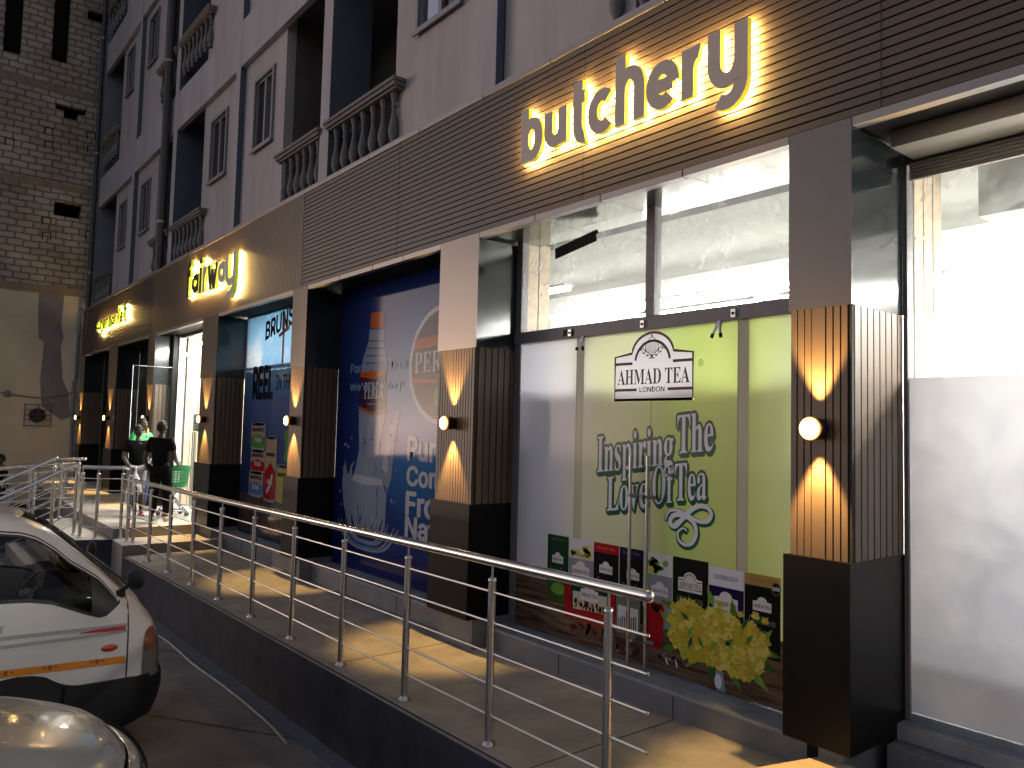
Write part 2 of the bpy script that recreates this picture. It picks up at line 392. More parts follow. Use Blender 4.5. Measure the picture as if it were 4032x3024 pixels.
LJ = [-21.95, -20.3, -19.1, -17.85, -16.6, -15.4, -14.51, -13.2, -12.0, -10.8, -9.6, -8.5, -7.39, -6.944, -6.05, -5.25, -4.6, -3.89, -3.272, -2.5, -1.75, -.98, -.19, .187, 1.3, 2.5, 3.7, 4.9, 6.5]
strip('lower_trim', FB-.051, FB-.001, -.006, .06, LJ)
# soffit under the fascia, over the windows
b = MB()
for a, c in zip(LJ, LJ[1:]): b.box(a+.003, c-.003, .061, .68, FB-.03, FB-.008, m_soffit if a > -3.4 and a < 0 else mat('dull soffit panel', (.014, .013, .012), .65, spec=.1))
b.box(-21.95, 6.5, .061, .9, FB-.007, FB-.0015, m_dark)
b.build('soffit', shop)
PIL = [(-.19, .187, .61), (-3.89, -3.272, .47), (-7.39, -6.944, .47), (-11.17, -10.375, .47), (-14.68, -14.148, .47), (-18.33, -17.44, .47), (-21.9, -21.35, .47)]
PANZ, BASZ = 3.276, 1.872
for x0, x1, d in PIL:
    p = bpy.data.objects.new('pillar', None); COL.objects.link(p); setpar(p, shop); p.location = (0, 0, 0)
    b = MB()
    b.box(x0, x1, -.004, d, PANZ, FB-.052, m_acp_gloss); b.box(x0-.001, x1+.001, -.007, -.0045, PANZ-.004, FB-.002, m_acp)
    b.build('upper_panel', p)
    b = MB(); b.box(x0+.008, x1-.016, .016, d, BASZ, PANZ-.001, m_groove)
    n = max(3, round((x1-x0)/.0445)); pit = (x1-x0-.03)/n
    for i in range(n):
        if n == 8 and i == 3: b.box(x0+.006+i*pit+.004, x0+.006+(i+1.)*pit+.004, .004, .0155, BASZ, PANZ-.001, m_slat); continue
        b.box(x0+.006+i*pit+.004, x0+.006+(i+1)*pit-.005, .004, .0155, BASZ, PANZ-.001, m_slat)
    b.box(x1-.0155, x1-.004, .004, .03, BASZ, PANZ-.001, m_groove)
    n = round((d-.03)/.073); pit = (d-.03)/n
    for i in range(n): b.box(x1-.0155, x1-.002, .03+i*pit+.006, .03+(i+1)*pit-.006, BASZ, PANZ-.001, m_slat)
    b.build('slat_panel', p)
    b = MB(); b.box(x0-.012, x1+.002, -.03, d, .862, BASZ-.001, m_black); b.box(x0-.014, x1+.003, -.033, -.0305, .864, BASZ+.003, m_black)
    b.build('base_panel', p, bevel=.002)
    b = MB(); b.box(x0+.08 if x0 < -1 else x0+.16, x1-.01 if x0 < -1 else x1-.07, .04, d, .45, .861, m_plinth); b.build('plinth_block', p)

# windows --------------------------------------------------------------
GY = .46
BAYS = [(-3.272, -.19), (-6.944, -3.89), (-10.375, -7.39)]
b = MB()
for x0, x1 in BAYS:
    b.box(x0, x1, .2, .66, .3, .765, m_plinth)
    b.box(x0, x1, .195, .66, .766, .79, m_plinth2)
    for xj in (x0+.95, x0+2.1): b.box(xj-.003, xj+.003, .196, .21, .5, .765, m_dark)
b.box(.187, 6.5, .38, .8, .3, .84, m_plinth); b.box(.187, 6.5, .5, .8, .841, .93, m_plinth2)
b.build('window_plinth', shop, bevel=.004)
def frame_rect(b, x0, x1, z0, z1, y0, y1, w, m):
    b.box(x0, x0+w, y0, y1, z0, z1, m); b.box(x1-w, x1, y0, y1, z0, z1, m)
    b.box(x0+w, x1-w, y0, y1, z0, z0+w, m); b.box(x0+w, x1-w, y0, y1, z1-w, z1, m)
# bay 1: two-leaf glass door wall under a transom with two panes
fr = MB(); fr.box(-3.27, -.192, GY-.03, GY+.06, 3.336, 3.44, m_frame); fr.box(-1.68, -1.595, GY-.025, GY+.06, 3.4405, 4.29, m_frame)
fr.box(-3.27, -3.19, GY-.02, GY+.06, .79, 4.29, m_frame); fr.box(-2.445, -2.36, GY+.02, GY+.07, .79, 3.336, m_frame); fr.box(-.85, -.768, GY+.02, GY+.07, .79, 3.336, m_frame)
fo = fr.build('window_frame', shop, bevel=.003); tag(fo, 'grey transom frame over the tea poster')
for a, c in ((-3.19, -1.68), (-1.595, -.192)):
    g = MB(); g.add([(a, GY, 3.44), (c, GY, 3.44), (c, GY, 4.29), (a, GY, 4.29)], [(0, 1, 2, 3)], g_dirty); g.build('window_pane', shop)
for x0 in (-2.36, -1.6145):
    dr = bpy.data.objects.new('door', None); COL.objects.link(dr); setpar(dr, shop)
    g = MB(); x1 = x0+.7405; g.add([(x0, GY+.008, .82), (x1, GY+.008, .82), (x1, GY+.008, 3.33), (x0, GY+.008, 3.33)], [(0, 1, 2, 3)], g_clear); g.build('door_pane', dr)
    hx = -1.757 if x0 < -2 else -1.588
    h = MB(); h.tube([(hx, GY-.075, .80), (hx, GY-.075, 2.37)], .0135, m_steel2, 10)
    for z in (1.0, 2.063): h.tube([(hx, GY-.075, z), (hx+.01, GY-.002, z)], .011, m_steel2, 8); h.tube([(hx-.005, GY-.08, z), (hx+.065, GY-.05, z)], .014, m_frame, 8)
    h.build('handle', dr)
for hx in (-2.507, -1.693, -.869):
    h = MB(); h.box(hx-.09, hx+.04, GY-.034, GY-.0305, 3.355, 3.41, m_groove if hx < -2 else m_frame); h.box(hx-.018, hx+.018, GY-.045, GY-.0345, 3.352, 3.408, m_steel2); h.box(hx-.008, hx+.008, GY-.052, GY-.0455, 3.37, 3.388, m_dark)
    h.build('door_pivot', shop)
h = MB(); h.prism([(-2.75, GY-.004, 4.06), (-2.24, GY-.004, 4.135), (-2.25, GY-.004, 4.19), (-2.215, GY-.004, 4.20), (-2.24, GY-.004, 4.235), (-2.76, GY-.004, 4.155)], (0, .002, 0), m_dark)
tag(h.build('tape_strip', shop), 'black tape stuck across the left transom pane')
# bays 2 and 3
for x0, x1, mid in ((-6.944, -3.89, -5.32), (-10.375, -7.39, None)):
    fr = MB(); frame_rect(fr, x0+.002, x1-.002, .791, 4.305, GY+.012, GY+.06, .05, m_black)
    fr.box(x0+.052, x1-.052, GY+.012, GY+.05, 3.42, 3.45, m_frame)
    if mid: fr.box(mid-.03, mid+.03, GY+.012, GY+.05, 3.45, 4.25, m_frame)
    fr.build('window_frame', shop)
# bay right of pillar 1: roller shutter over a half-frosted window
GR = .63
fr = MB(); fr.box(.19, .215, GR-.03, GR+.05, .93, 4.25, m_frame); fr.box(.215, 6.4, GR-.03, GR+.05, 4.18, 4.25, m_frame); fr.box(.215, 6.4, GR-.03, GR+.05, .9, .97, m_plinth2)
fr.build('window_frame', shop)
g = MB(); g.add([(.215, GR, .97), (6.4, GR, .97), (6.4, GR, 4.18), (.215, GR, 4.18)], [(0, 1, 2, 3)], g_dirty); g.build('window_pane', shop)
m_shut = mat('beige shutter box', (.33, .30, .25), .5, var=.1)
fr = MB(); fr.box(.27, 6.4, .28, .57, 4.19, 4.298, m_shut)
for k in range(5): fr.box(.24, 6.4, .572+k*.001, .60, 4.075+k*.022, 4.075+k*.022+.020, m_shut)
fr.build('shutter_box', shop, bevel=.004)
# remaining bays: entrance and the dark one beyond
fr = MB()
fr.box(-21.35, -18.33, .48, .5, .853, 4.3, m_black)
fr.box(-17.44, -14.68, .48, .5, .853, 4.3, m_black)
fr.box(-14.148, -13.98, .3, .5, .853, 4.3, m_black)
fr.build('infill_panel', shop)
fr = MB(); fr.box(-19.0, -18.34, .42, .47, .86, 4.25, mat('pale door frame', (.6, .66, .66), .4)); fr.build('door_frame', shop)
fr = MB(); fr.box(-15.3, -14.69, .42, .47, .86, 3.3, mat('pale lit panel', (.75, .68, .58), .5)); fr.build('infill_panel', shop)
fr = MB(); fr.box(-14.0, -13.93, .40, .52, .853, 4.28, mat('white door jamb', (.8, .78, .72), .5)); fr.box(-13.93, -11.17, .42, .5, 4.22, 4.30, m_frame); fr.build('door_frame', shop)
# open glass leaf and the fixed leaf with the notice
for (P, hp) in (([(-14.0, .40), (-14.02, -.42)], (-14.02, -.33)), ([(-12.95, .46), (-11.2, .46)], (-12.86, .44))):
    dr = bpy.data.objects.new('door', None); COL.objects.link(dr); setpar(dr, shop)
    (ax, ay), (cx, cy) = P; zt = 3.62
    g = MB(); g.add([(ax, ay, .86), (cx, cy, .86), (cx, cy, zt), (ax, ay, zt)], [(0, 1, 2, 3)], g_clear)
    g.tube([(cx, cy, .86), (cx, cy, zt), (ax, ay, zt)], .006, mat('glass edge', (.75, .85, .82), .3), 6)
    g.build('door_pane', dr)
    h = MB()
    for dx in (-.06, .06): h.tube([(hp[0]+dx, hp[1], .9), (hp[0]+dx, hp[1], 2.36)], .014, m_steel2, 8); h.tube([(hp[0]-.06, hp[1], 1.2+dx), (hp[0]+.06, hp[1], 1.2+dx)], .01, m_steel2, 6)
    h.build('handle', dr)

# interior ------------------------------------------------------------------
b = MB()
IX0, IX1, IY, CZ = -21.4, 6.5, 3.3, 4.45
b.add([(IX0, .52, .856), (IX1, .52, .856), (IX1, IY+6, .856), (IX0, IY+6, .856)], [(0, 1, 2, 3)], m_white_int)
b.add([(IX0, .52, CZ), (IX1, .52, CZ), (IX1, IY+6, CZ), (IX0, IY+6, CZ)], [(3, 2, 1, 0)], mat('ceiling board', (.2, .2, .18), .8, var=.15))
b.box(-7.2, IX1, IY, IY+.1, .857, CZ-.001, m_white_int); b.box(-21.4, -7.2, IY+5, IY+5.1, .857, CZ-.001, m_white_int)
b.box(IX1-.1, IX1, .6, IY, .857, CZ-.001, m_white_int); b.box(-21.45, -21.4, .6, IY+5, .857, CZ-.001, m_white_int)
b.box(-7.25, -7.15, .65, IY+5, .857, CZ-.001, m_white_int)
b.build('interior_wall', shop)
b = MB(); b.box(.3, IX1-.1, 1.45, 1.85, 4.02, CZ-.002, m_grey_int); b.box(-7.1, IX1-.1, .55, .7, 4.31, CZ-.003, m_grey_int); b.build('ceiling_beam', shop)
def slat_wall(x, y0, y1, z0, z1, face=1):
    b = MB(); b.box(x-.05, x, y0, y1, z0, z1, m_beige_gr); n = max(2, round((y1-y0)/.12)); p = (y1-y0)/n
    for i in range(n): b.box(x, x+.012, y0+i*p+.008, y0+(i+1)*p-.008, z0, z1, m_beige)
    b.build('wall_slats', shop)
slat_wall(-3.235, .53, .82, .86, 4.4); slat_wall(.20, .70, 1.1, .86, 4.4); slat_wall(-13.9, .55, 1.75, .86, 4.4)
b = MB(); b.box(.8, 6.3, 2.6, 2.7, .86, 3.3, m_beige)
for i in range(30): b.box(.8+i*.18, .83+i*.18, 2.585, 2.6, .86, 3.3, m_beige_gr)
b.build('interior_wall', shop)
def light(x0, x1, y0, y1, z, m=None, h=.04):
    b = MB(); b.box(x0, x1, y0, y1, z, z+h, m or e_tube); b.box(x0-.02, x1+.02, y0-.02, y1+.02, z+h+.001, z+h+.03, m_white_int); b.build('ceiling_light', shop)
for xx in (-2.9, -1.3):
    light(xx, xx+1.1, 2.65, 2.85, 3.62, e_tube2); light(xx-.1, xx+1.2, 1.9, 2.0, 3.72, e_tube2)

for xx in (-5.4, -3.9, -2.4, -.9):
    for yy in (2.75, 3.05): light(xx, xx+1.3, yy, yy+.12, 4.02+.06*(3-yy), e_tube2)
e_tube3 = emis('lit strip bright', (1, .97, .92), 120.)
light(.8, 6.2, 1.35, 1.47, 3.5, e_tube3); light(.8, 6.2, 2.2, 2.35, 3.72, e_tube3)
for xx in (-10.0, -8.8): light(xx, xx+.9, 1.3, 1.5, 4.2)
for yy in (1.4, 2.6, 3.8, 5.0): light(-13.3, -12.1, yy, yy+.12, 4.15); light(-17.5, -15.5, yy, yy+.12, 4.15)
light(-6.5, -4.3, 2.0, 2.1, 4.2)
e_tube4 = emis('lit strip entrance', (1, .97, .9), 130.)
light(-13.6, -11.4, .7, .82, 4.1, e_tube4); light(-13.6, -11.5, 1.5, 1.6, 4.1, e_tube4)
# unseen blocks added to cut the backlight, the tall one behind the lower half of the tea film; blackout boards behind the other films
b = MB(); b.box(-3.22, -.3, .85, 1.4, .86, 2.64, mat('backlight block', (.3, .3, .32), .5)); b.box(.35, 2.3, .95, 1.4, .86, 1.75, m_frame); b.build('backlight_block', shop)
b = MB(); b.box(-6.942, -3.892, .525, .56, .8, 4.30, m_dark); b.box(-10.373, -7.392, .525, .56, .8, 3.42, m_dark)
for xq in (-10.373, -7.402): b.box(xq, xq+.01, .521, .56, 3.42, 4.3, m_dark); b.build('backing_board', shop)
# shelves of goods seen through the entrance
b = MB(); m_sh = mat('shop shelf', (.5, .5, .5), .4); b.box(-13.6, -11.4, 4.2, 4.7, .86, 1.0, m_sh)
random.seed(3)
goods = [mat('goods %d' % i, c, .5) for i, c in enumerate([(.6, .05, .05), (.7, .5, .1), (.1, .35, .12), (.15, .2, .5), (.75, .72, .68), (.5, .25, .1)])]
for k in range(5):
    z = 1.0+k*.42; b.box(-13.6, -11.4, 4.2, 4.7, z, z+.03, m_sh)
    x = -13.55
    while x < -11.5:
        w = random.uniform(.07, .16); h = random.uniform(.15, .33); b.box(x, x+w, 4.22, 4.5, z+.031, z+.03+h, random.choice(goods)); x += w+.01
b.build('goods_shelf', shop)
b = MB(); b.box(-13.6, -11.4, 4.3, 4.34, 3.0, 3.5, m_black); b.build('header_board', shop)
b = Art(4.295); b.text('fe', -13.3, -12.7, 3.1, 3.42, 0, mat('white print', (.8, .8, .8), .5), bold=.02); b.build('header_lettering', shop)
b = MB(); x = -3.1
random.seed(5)
for k in range(2):      # goods stacked above the tall backlight block, mirrored in the soffit
    x = -3.1
    while x < -.5:
        w = random.uniform(.1, .22); b.box(x, x+w, .7, .95, 2.63+k*.2, 2.63+k*.2+random.uniform(.1, .19), random.choice(goods)); x += w+.01
b.build('goods_shelf', shop)

# ================================================================== WALL LAMPS
m_lamp = mat('black lamp body', (.006, .005, .005), .4)
lamp_say = ['round wall lamp on the pillar right of the tea poster', 'round wall lamp on the pillar between the tea and water posters', 'round wall lamp on the pillar between the water and tin posters',
            'round wall lamp on the pillar just right of the entrance door', 'round wall lamp on the pillar left of the entrance, behind the people', 'round wall lamp beside the pale door frame, second from far end', 'round wall lamp at the far end of the shop front by the downpipe']
L0 = None
LZ = 2.588
for k in range(7):
    x = -3.6*k
    if L0 is None:
        L0 = r = thing('wall_lamp', (x, 0, LZ), lamp_say[0], 'wall lamp', 'wall lamps on the pillars')
        b = MB(); n = 24
        ring = lambda R, y: [(x+R*math.cos(2*PI*i/n), y, LZ+R*math.sin(2*PI*i/n)) for i in range(n)]
        vs = ring(.05, .0) + ring(.05, -.02) + ring(.060, -.021) + ring(.060, -.098) + ring(.056, -.104)
        fs = [(j*n+i, j*n+(i+1) % n, (j+1)*n+(i+1) % n, (j+1)*n+i) for j in range(4) for i in range(n)]
        b.add(vs, fs, m_lamp, True); b.add(ring(.056, -.104), [tuple(range(n))], m_lamp); b.build('lamp_body', r)
        b = MB(); pr = [(.0, -.134), (.026, -.131), (.050, -.122), (.066, -.105), (.064, -.098)]
        vs = []; 
        for R, y in pr: vs += ring(R, y)
        b.add(vs, [(j*n+i, j*n+(i+1) % n, (j+1)*n+(i+1) % n, (j+1)*n+i) for j in range(4) for i in range(n)], e_lens, True); b.build('lens', r)
        for s in (1, -1):
            ld = bpy.data.lights.new('lamp_beam', 'SPOT'); ld.energy = 135; ld.color = (1, .60, .18); ld.spot_size = math.radians(60); ld.spot_blend = .55; ld.shadow_soft_size = .02
            lo = bpy.data.objects.new('beam', ld); COL.objects.link(lo); lo.parent = r
            lo.location = (0, -.058, s*.068); lo.rotation_euler = (PI if s > 0 else 0, 0, 0)
    else:
        r = copy_tree(L0); r.location.x = x; r['label'] = lamp_say[k]

# ================================================================== SIGNS
m_face = mat('sign face dull', (.52, .43, .37), .5, spec=.3)
m_facew = mat('sign face white', (.62, .58, .56), .4)
m_faceb = mat('sign face black', (.02, .02, .018), .3)
m_side = mat('sign return', (.55, .5, .06), .35, emit=(.8, .8, .05), es=.28)
m_sideg = mat('sign return green', (.3, .45, .05), .35, emit=(.45, .7, .05), es=.22)
def arc(cx, cz, rx, rz, a0, a1, n=14): return [(cx+rx*math.cos(math.radians(a0+(a1-a0)*i/n)), cz+rz*math.sin(math.radians(a0+(a1-a0)*i/n))) for i in range(n+1)]
GLY = {  # centre lines, x 0..1, height 1 = x-height
 'b': [[(.0, -.17), (.0, 1.5)], arc(.40, .5, .40, .5, 150, -150, 22)],
 'u': [[(0, 1.17), (0, .45)]+arc(.38, .45, .38, .45, 180, 360)+[(.76, 1.17)], [(.76, .6), (.76, -.17)]],
 't': [[(.25, 1.42), (.25, .36)]+arc(.55, .36, .30, .36, 180, 285, 8), [(.0, 1.0), (.62, 1.0)]],
 'c': [arc(.42, .5, .42, .5, 48, 312, 22)],
 'h': [[(0, -.17), (0, 1.5)], [(0, .5)]+arc(.38, .55, .38, .45, 180, 0)+[(.76, -.17)]],
 'e': [[(.05, .48), (.78, .48)], arc(.40, .5, .40, .5, -3, 312, 24)],
 'r': [[(0, -.17), (0, 1.17)], [(0, .45)]+arc(.45, .5, .45, .5, 180, 75, 10)],
 'y': [[(0, 1.17), (0, .45)]+arc(.38, .45, .38, .45, 180, 360)+[(.76, .6)], [(.76, 1.17), (.76, -.05)]+arc(.36, -.05, .40, .42, 0, -125, 12)],
 'f': [[(.68, 1.5)]+arc(.50, 1.2, .28, .3, 80, 180, 8)+[(.22, -.17)], [(-.05, 1.0), (.62, 1.0)]],
 'a': [arc(.40, .5, .40, .5, 30, 330, 22), [(.80, 1.17), (.80, -.17)]],
 'i': [[(0, -.17), (0, 1.17)], [(0, 1.36), (0, 1.66)]],
 'w': [[(0, 1.17), (.26, 0)], [(.26, 0), (.48, .9)], [(.48, .9), (.72, 0)], [(.72, 0), (1., 1.17)]],
 's': [[(.68, .86), (.45, 1.0), (.18, .95), (.06, .74), (.2, .55), (.5, .46), (.66, .27), (.54, .06), (.28, 0), (.0, .13)]],
 'p': [[(0, 1.17), (0, -.6)], arc(.40, .5, .40, .5, 150, -150, 22)],
 'm': [[(0, -.17), (0, 1.17)], [(0, .5)]+arc(.26, .62, .26, .38, 180, 0, 10)+[(.52, -.17)], [(.52, .5)]+arc(.78, .62, .26, .38, 180, 0, 10)+[(1.04, -.17)]],
 'k': [[(0, -.17), (0, 1.5)], [(.66, 1.1), (.0, .42)], [(.22, .62), (.72, -.12)]]}
def ribbon(b, P, w, y0, y1, mf, ms, mb=None):
    n = len(P); L, R_ = [], []
    for i, p in enumerate(P):
        a_ = P[max(0, i-1)]; c_ = P[min(n-1, i+1)]; dx, dz = c_[0]-a_[0], c_[1]-a_[1]; k = math.hypot(dx, dz) or 1
        L.append((p[0]-dz/k*w/2, p[1]+dx/k*w/2)); R_.append((p[0]+dz/k*w/2, p[1]-dx/k*w/2))
    V = [(q[0], y1, q[1]) for q in L]+[(q[0], y1, q[1]) for q in R_]+[(q[0], y0, q[1]) for q in L]+[(q[0], y0, q[1]) for q in R_]
    b.add(V, [(i, i+1, n+i+1, n+i) for i in range(n-1)], mf)
    b.add(V, [(i, 2*n+i, 2*n+i+1, i+1) for i in range(n-1)]+[(n+i, n+i+1, 3*n+i+1, 3*n+i) for i in range(n-1)]+[(0, n, 3*n, 2*n), (n-1, 3*n-1, 4*n-1, 2*n-1)], ms)
    b.add(V, [(2*n+i, 3*n+i, 3*n+i+1, 2*n+i+1) for i in range(n-1)], mb or ms)
def sign(name, word, boxes, label, cat, sw, faces, sidem, yb, yf, grow=.004):
    """cut letters standing off the fascia, each with a lit strip on its back"""
    r = thing(name, (boxes[0][0], 0, boxes[0][2]), label, cat)
    for i, (ch, (x0, x1, z0, z1)) in enumerate(zip(word, boxes)):
        st = GLY[ch]; xs = [p[0] for q in st for p in q]; zs = [p[1] for q in st for p in q]
        a0, a1, b0, b1 = min(xs), max(xs), min(zs), max(zs); h = sw/2
        vz = .0 if ch not in 'ce' else h
        kx = (x1-x0-sw)/((a1-a0) or 1); kz = (z1-z0-(sw if ch in 'ceas' else h if ch in 'ub' else 0))/((b1-b0) or 1)
        oz = z0+(h if ch in 'ceasu' else 0) if ch not in 'yt' else z0+h*.6
        if ch == 'b': oz = z0
        b = MB(); bl = MB()
        for q, S in enumerate(st):
            P = [(x0+h+(p[0]-a0)*kx, oz+(p[1]-b0)*kz) for p in S]
            ribbon(b, P, sw, yb+.0003*q, yf-.0007*q, faces[i % len(faces)], sidem); ribbon(bl, P, sw*.8, yb+.009+.0003*q, yb+.0012, e_halo, e_halo)
        lo = b.build('letter', r); bl.build('back_light', lo)
    return r
zb = 4.75
sign('lettering_sign', 'butchery', [(-2.62, -2.345, zb, 5.25), (-2.325, -2.06, zb, 5.09), (-2.04, -1.81, zb, 5.20), (-1.825, -1.565, zb, 5.09), (-1.545, -1.265, zb, 5.27), (-1.25, -.96, zb, 5.09), (-.94, -.745, zb, 5.09), (-.73, -.43, 4.60, 5.09)],
     'backlit dull brown lettering reading butchery on the brown fascia', 'sign', .098, [m_face], m_side, -.038, -.078)
zb = 4.72
sign('lettering_sign', 'fairway', [(-11.98, -11.62, zb, 5.32), (-11.60, -11.22, zb, 5.14), (-11.18, -11.05, zb, 5.33), (-11.0, -10.76, zb, 5.14), (-10.76, -10.24, zb, 5.13), (-10.22, -9.88, zb, 5.14), (-9.86, -9.42, 4.49, 5.14)],
     'big backlit sign of black and white letters above the entrance', 'sign', .115, [m_faceb, m_faceb, m_faceb, m_facew, m_faceb, m_facew, m_facew], m_sideg, -.035, -.095)
n = 11; xs = [-19.75+i*(19.75-16.45)/n for i in range(n+1)]
wd = 'supermarket'; bx = []
for i, ch in enumerate(wd):
    z0, z1 = (4.62, 5.02) if ch == 'p' else (4.77, 5.02)
    if ch == 'k': z1 = 5.2
    if ch == 't': z1 = 5.14
    bx.append((xs[i]+.01, xs[i+1]-.03, z0, z1))
sign('lettering_sign', wd, bx, 'small backlit sign reading supermarket at the far end of fascia', 'sign', .058, [m_faceb], m_sideg, -.035, -.085)

# ================================================================== WINDOW POSTERS
def teacol(nt_):
    n = nt_.nodes; l = nt_.links
    tc = n.new('ShaderNodeTexCoord'); sp = n.new('ShaderNodeSeparateXYZ'); l.new(tc.outputs['Object'], sp.inputs[0])
    nz = n.new('ShaderNodeTexNoise'); nz.inputs['Scale'].default_value = .75; nz.inputs['Detail'].default_value = 1.0
    l.new(tc.outputs['Object'], nz.inputs['Vector'])
    a = n.new('ShaderNodeMath'); a.operation = 'MULTIPLY_ADD'; a.inputs[1].default_value = 1.0; l.new(nz.outputs['Fac'], a.inputs[0]); l.new(sp.outputs[0], a.inputs[2])
    mr = n.new('ShaderNodeMapRange'); mr.inputs['From Min'].default_value = -2.75; mr.inputs['From Max'].default_value = .35; l.new(a.outputs[0], mr.inputs[0])
    r = n.new('ShaderNodeValToRGB'); cr = r.color_ramp; cr.interpolation = 'B_SPLINE'
    for i, (p, c) in enumerate([(0, (0.768, 0.768, 0.845)), (.2, (0.794, 0.794, 0.860)), (.34, (0.717, 0.742, 0.384)), (.46, (0.794, 0.794, 0.538)), (.56, (0.538, 0.691, 0.166)), (.68, (0.691, 0.806, 0.256)), (.82, (0.640, 0.768, 0.230)), (.9, (0.768, 0.845, 0.486)), (1, (0.576, 0.742, 0.205))]):
        e = cr.elements[i] if i < 2 else cr.elements.new(p); e.position = p; e.color = (*c, 1)
    l.new(mr.outputs[0], r.inputs[0]); return r.outputs[0]
def watercol(nt_):
    n = nt_.nodes; l = nt_.links
    tc = n.new('ShaderNodeTexCoord'); mp = n.new('ShaderNodeMapping'); mp.inputs['Location'].default_value = (4.9, 0, -2.75); l.new(tc.outputs['Object'], mp.inputs[0])
    ln = n.new('ShaderNodeVectorMath'); ln.operation = 'LENGTH'; l.new(mp.outputs[0], ln.inputs[0])
    r = n.new('ShaderNodeValToRGB'); cr = r.color_ramp
    for i, (p, c) in enumerate([(.12, (.08, .25, .42)), (.3, (.028, .13, .32)), (.52, (.014, .035, .15)), (.9, (.009, .014, .08))]):
        e = cr.elements[i] if i < 2 else cr.elements.new(p); e.position = p; e.color = (*c, 1)
    ml = n.new('ShaderNodeMath'); ml.operation = 'MULTIPLY'; ml.inputs[1].default_value = .36; l.new(ln.outputs['Value'], ml.inputs[0])
    l.new(ml.outputs[0], r.inputs[0]); return r.outputs[0]
def skycol(nt_):
    n = nt_.nodes; l = nt_.links
    tc = n.new('ShaderNodeTexCoord'); sp = n.new('ShaderNodeSeparateXYZ'); l.new(tc.outputs['Object'], sp.inputs[0])
    nz = n.new('ShaderNodeTexNoise'); nz.inputs['Scale'].default_value = 1.3; nz.inputs['Detail'].default_value = 7; l.new(tc.outputs['Object'], nz.inputs['Vector'])
    r = n.new('ShaderNodeValToRGB'); cr = r.color_ramp
    for i, (p, c) in enumerate([(0, (.03, .06, .16)), (.28, (.05, .10, .30)), (.52, (.16, .24, .55)), (.56, (.14, .36, .72)), (.75, (.30, .56, .82)), (1, (.22, .50, .80))]):
        e = cr.elements[i] if i < 2 else cr.elements.new(p); e.position = p; e.color = (*c, 1)
    mr = n.new('ShaderNodeMapRange'); mr.inputs['From Min'].default_value = 1.3; mr.inputs['From Max'].default_value = 4.4; l.new(sp.outputs[2], mr.inputs[0]); l.new(mr.outputs[0], r.inputs[0])
    c2 = n.new('ShaderNodeValToRGB'); c2.color_ramp.elements[0].position = .5; c2.color_ramp.elements[1].position = .62; l.new(nz.outputs['Fac'], c2.inputs[0])
    mh = n.new('ShaderNodeMapRange'); mh.inputs['From Min'].default_value = 4.1; mh.inputs['From Max'].default_value = 3.5; l.new(sp.outputs[2], mh.inputs[0])
    mm = n.new('ShaderNodeMath'); mm.operation = 'MULTIPLY'; l.new(c2.outputs[0], mm.inputs[0]); l.new(mh.outputs[0], mm.inputs[1])
    m3 = n.new('ShaderNodeMath'); m3.operation = 'MULTIPLY'; gt = n.new('ShaderNodeMath'); gt.operation = 'GREATER_THAN'; gt.inputs[1].default_value = 3.2; l.new(sp.outputs[2], gt.inputs[0]); l.new(mm.outputs[0], m3.inputs[0]); l.new(gt.outputs[0], m3.inputs[1])
    mx = n.new('ShaderNodeMix'); mx.data_type = 'RGBA'; mx.inputs[7].default_value = (.8, .82, .85, 1); l.new(m3.outputs[0], mx.inputs[0]); l.new(r.outputs[0], mx.inputs[6]); return mx.outputs[2]
def woodcol(nt_):
    n = nt_.nodes; l = nt_.links
    tc = n.new('ShaderNodeTexCoord'); mp = n.new('ShaderNodeMapping'); mp.inputs['Rotation'].default_value = (0, .35, 0); mp.inputs['Scale'].default_value = (1.2, 1, 16); l.new(tc.outputs['Object'], mp.inputs[0])
    nz = n.new('ShaderNodeTexNoise'); nz.inputs['Scale'].default_value = 2.2; nz.inputs['Detail'].default_value = 8; l.new(mp.outputs[0], nz.inputs['Vector'])
    r = n.new('ShaderNodeValToRGB'); r.color_ramp.elements[0].position = .3; r.color_ramp.elements[1].position = .75
    r.color_ramp.elements[0].color = (.04, .02, .012, 1); r.color_ramp.elements[1].color = (.30, .19, .12, 1); l.new(nz.outputs['Fac'], r.inputs[0]); return r.outputs[0]
TG = .45; TR = .2
fm = lambda nm, c, t=TR, g=TG: film('print '+nm, c, t, g)
p_tea = film('tea film', (.5, .6, .3), TR, TG, .1, teacol)
p_wood = film('printed wood', (.2, .1, .06), .3, TG, .1, woodcol)
p_white = fm('white', (.74, .72, .72)); p_brown = fm('brown', (.09, .03, .03)); p_dgreen = fm('dark green', (.03, .12, .06)); p_lilac = fm('lilac white', (.76, .76, .84))
p_blk = fm('black', (.012, .012, .012)); p_red = fm('red', (.42, .012, .02)); p_bgreen = fm('box green', (.01, .055, .025)); p_grey = fm('box grey', (.30, .30, .34)); p_navy = fm('navy', (.02, .012, .06))
p_gold = fm('gold', (.45, .28, .08)); p_yel = [fm('yellow %d' % i, c) for i, c in enumerate([(.62, .52, .07), (.55, .40, .04), (.70, .62, .16), (.50, .45, .05)])]
p_leaf = [fm('leaf %d' % i, c) for i, c in enumerate([(.10, .22, .03), (.2, .38, .06), (.04, .12, .03)])]
p_cream = fm('cream', (.66, .58, .45)); p_dim = fm('dim print', (.20, .19, .15)); p_green2 = fm('lime', (.36, .45, .05)); p_dred = fm('dark red', (.12, .005, .01))

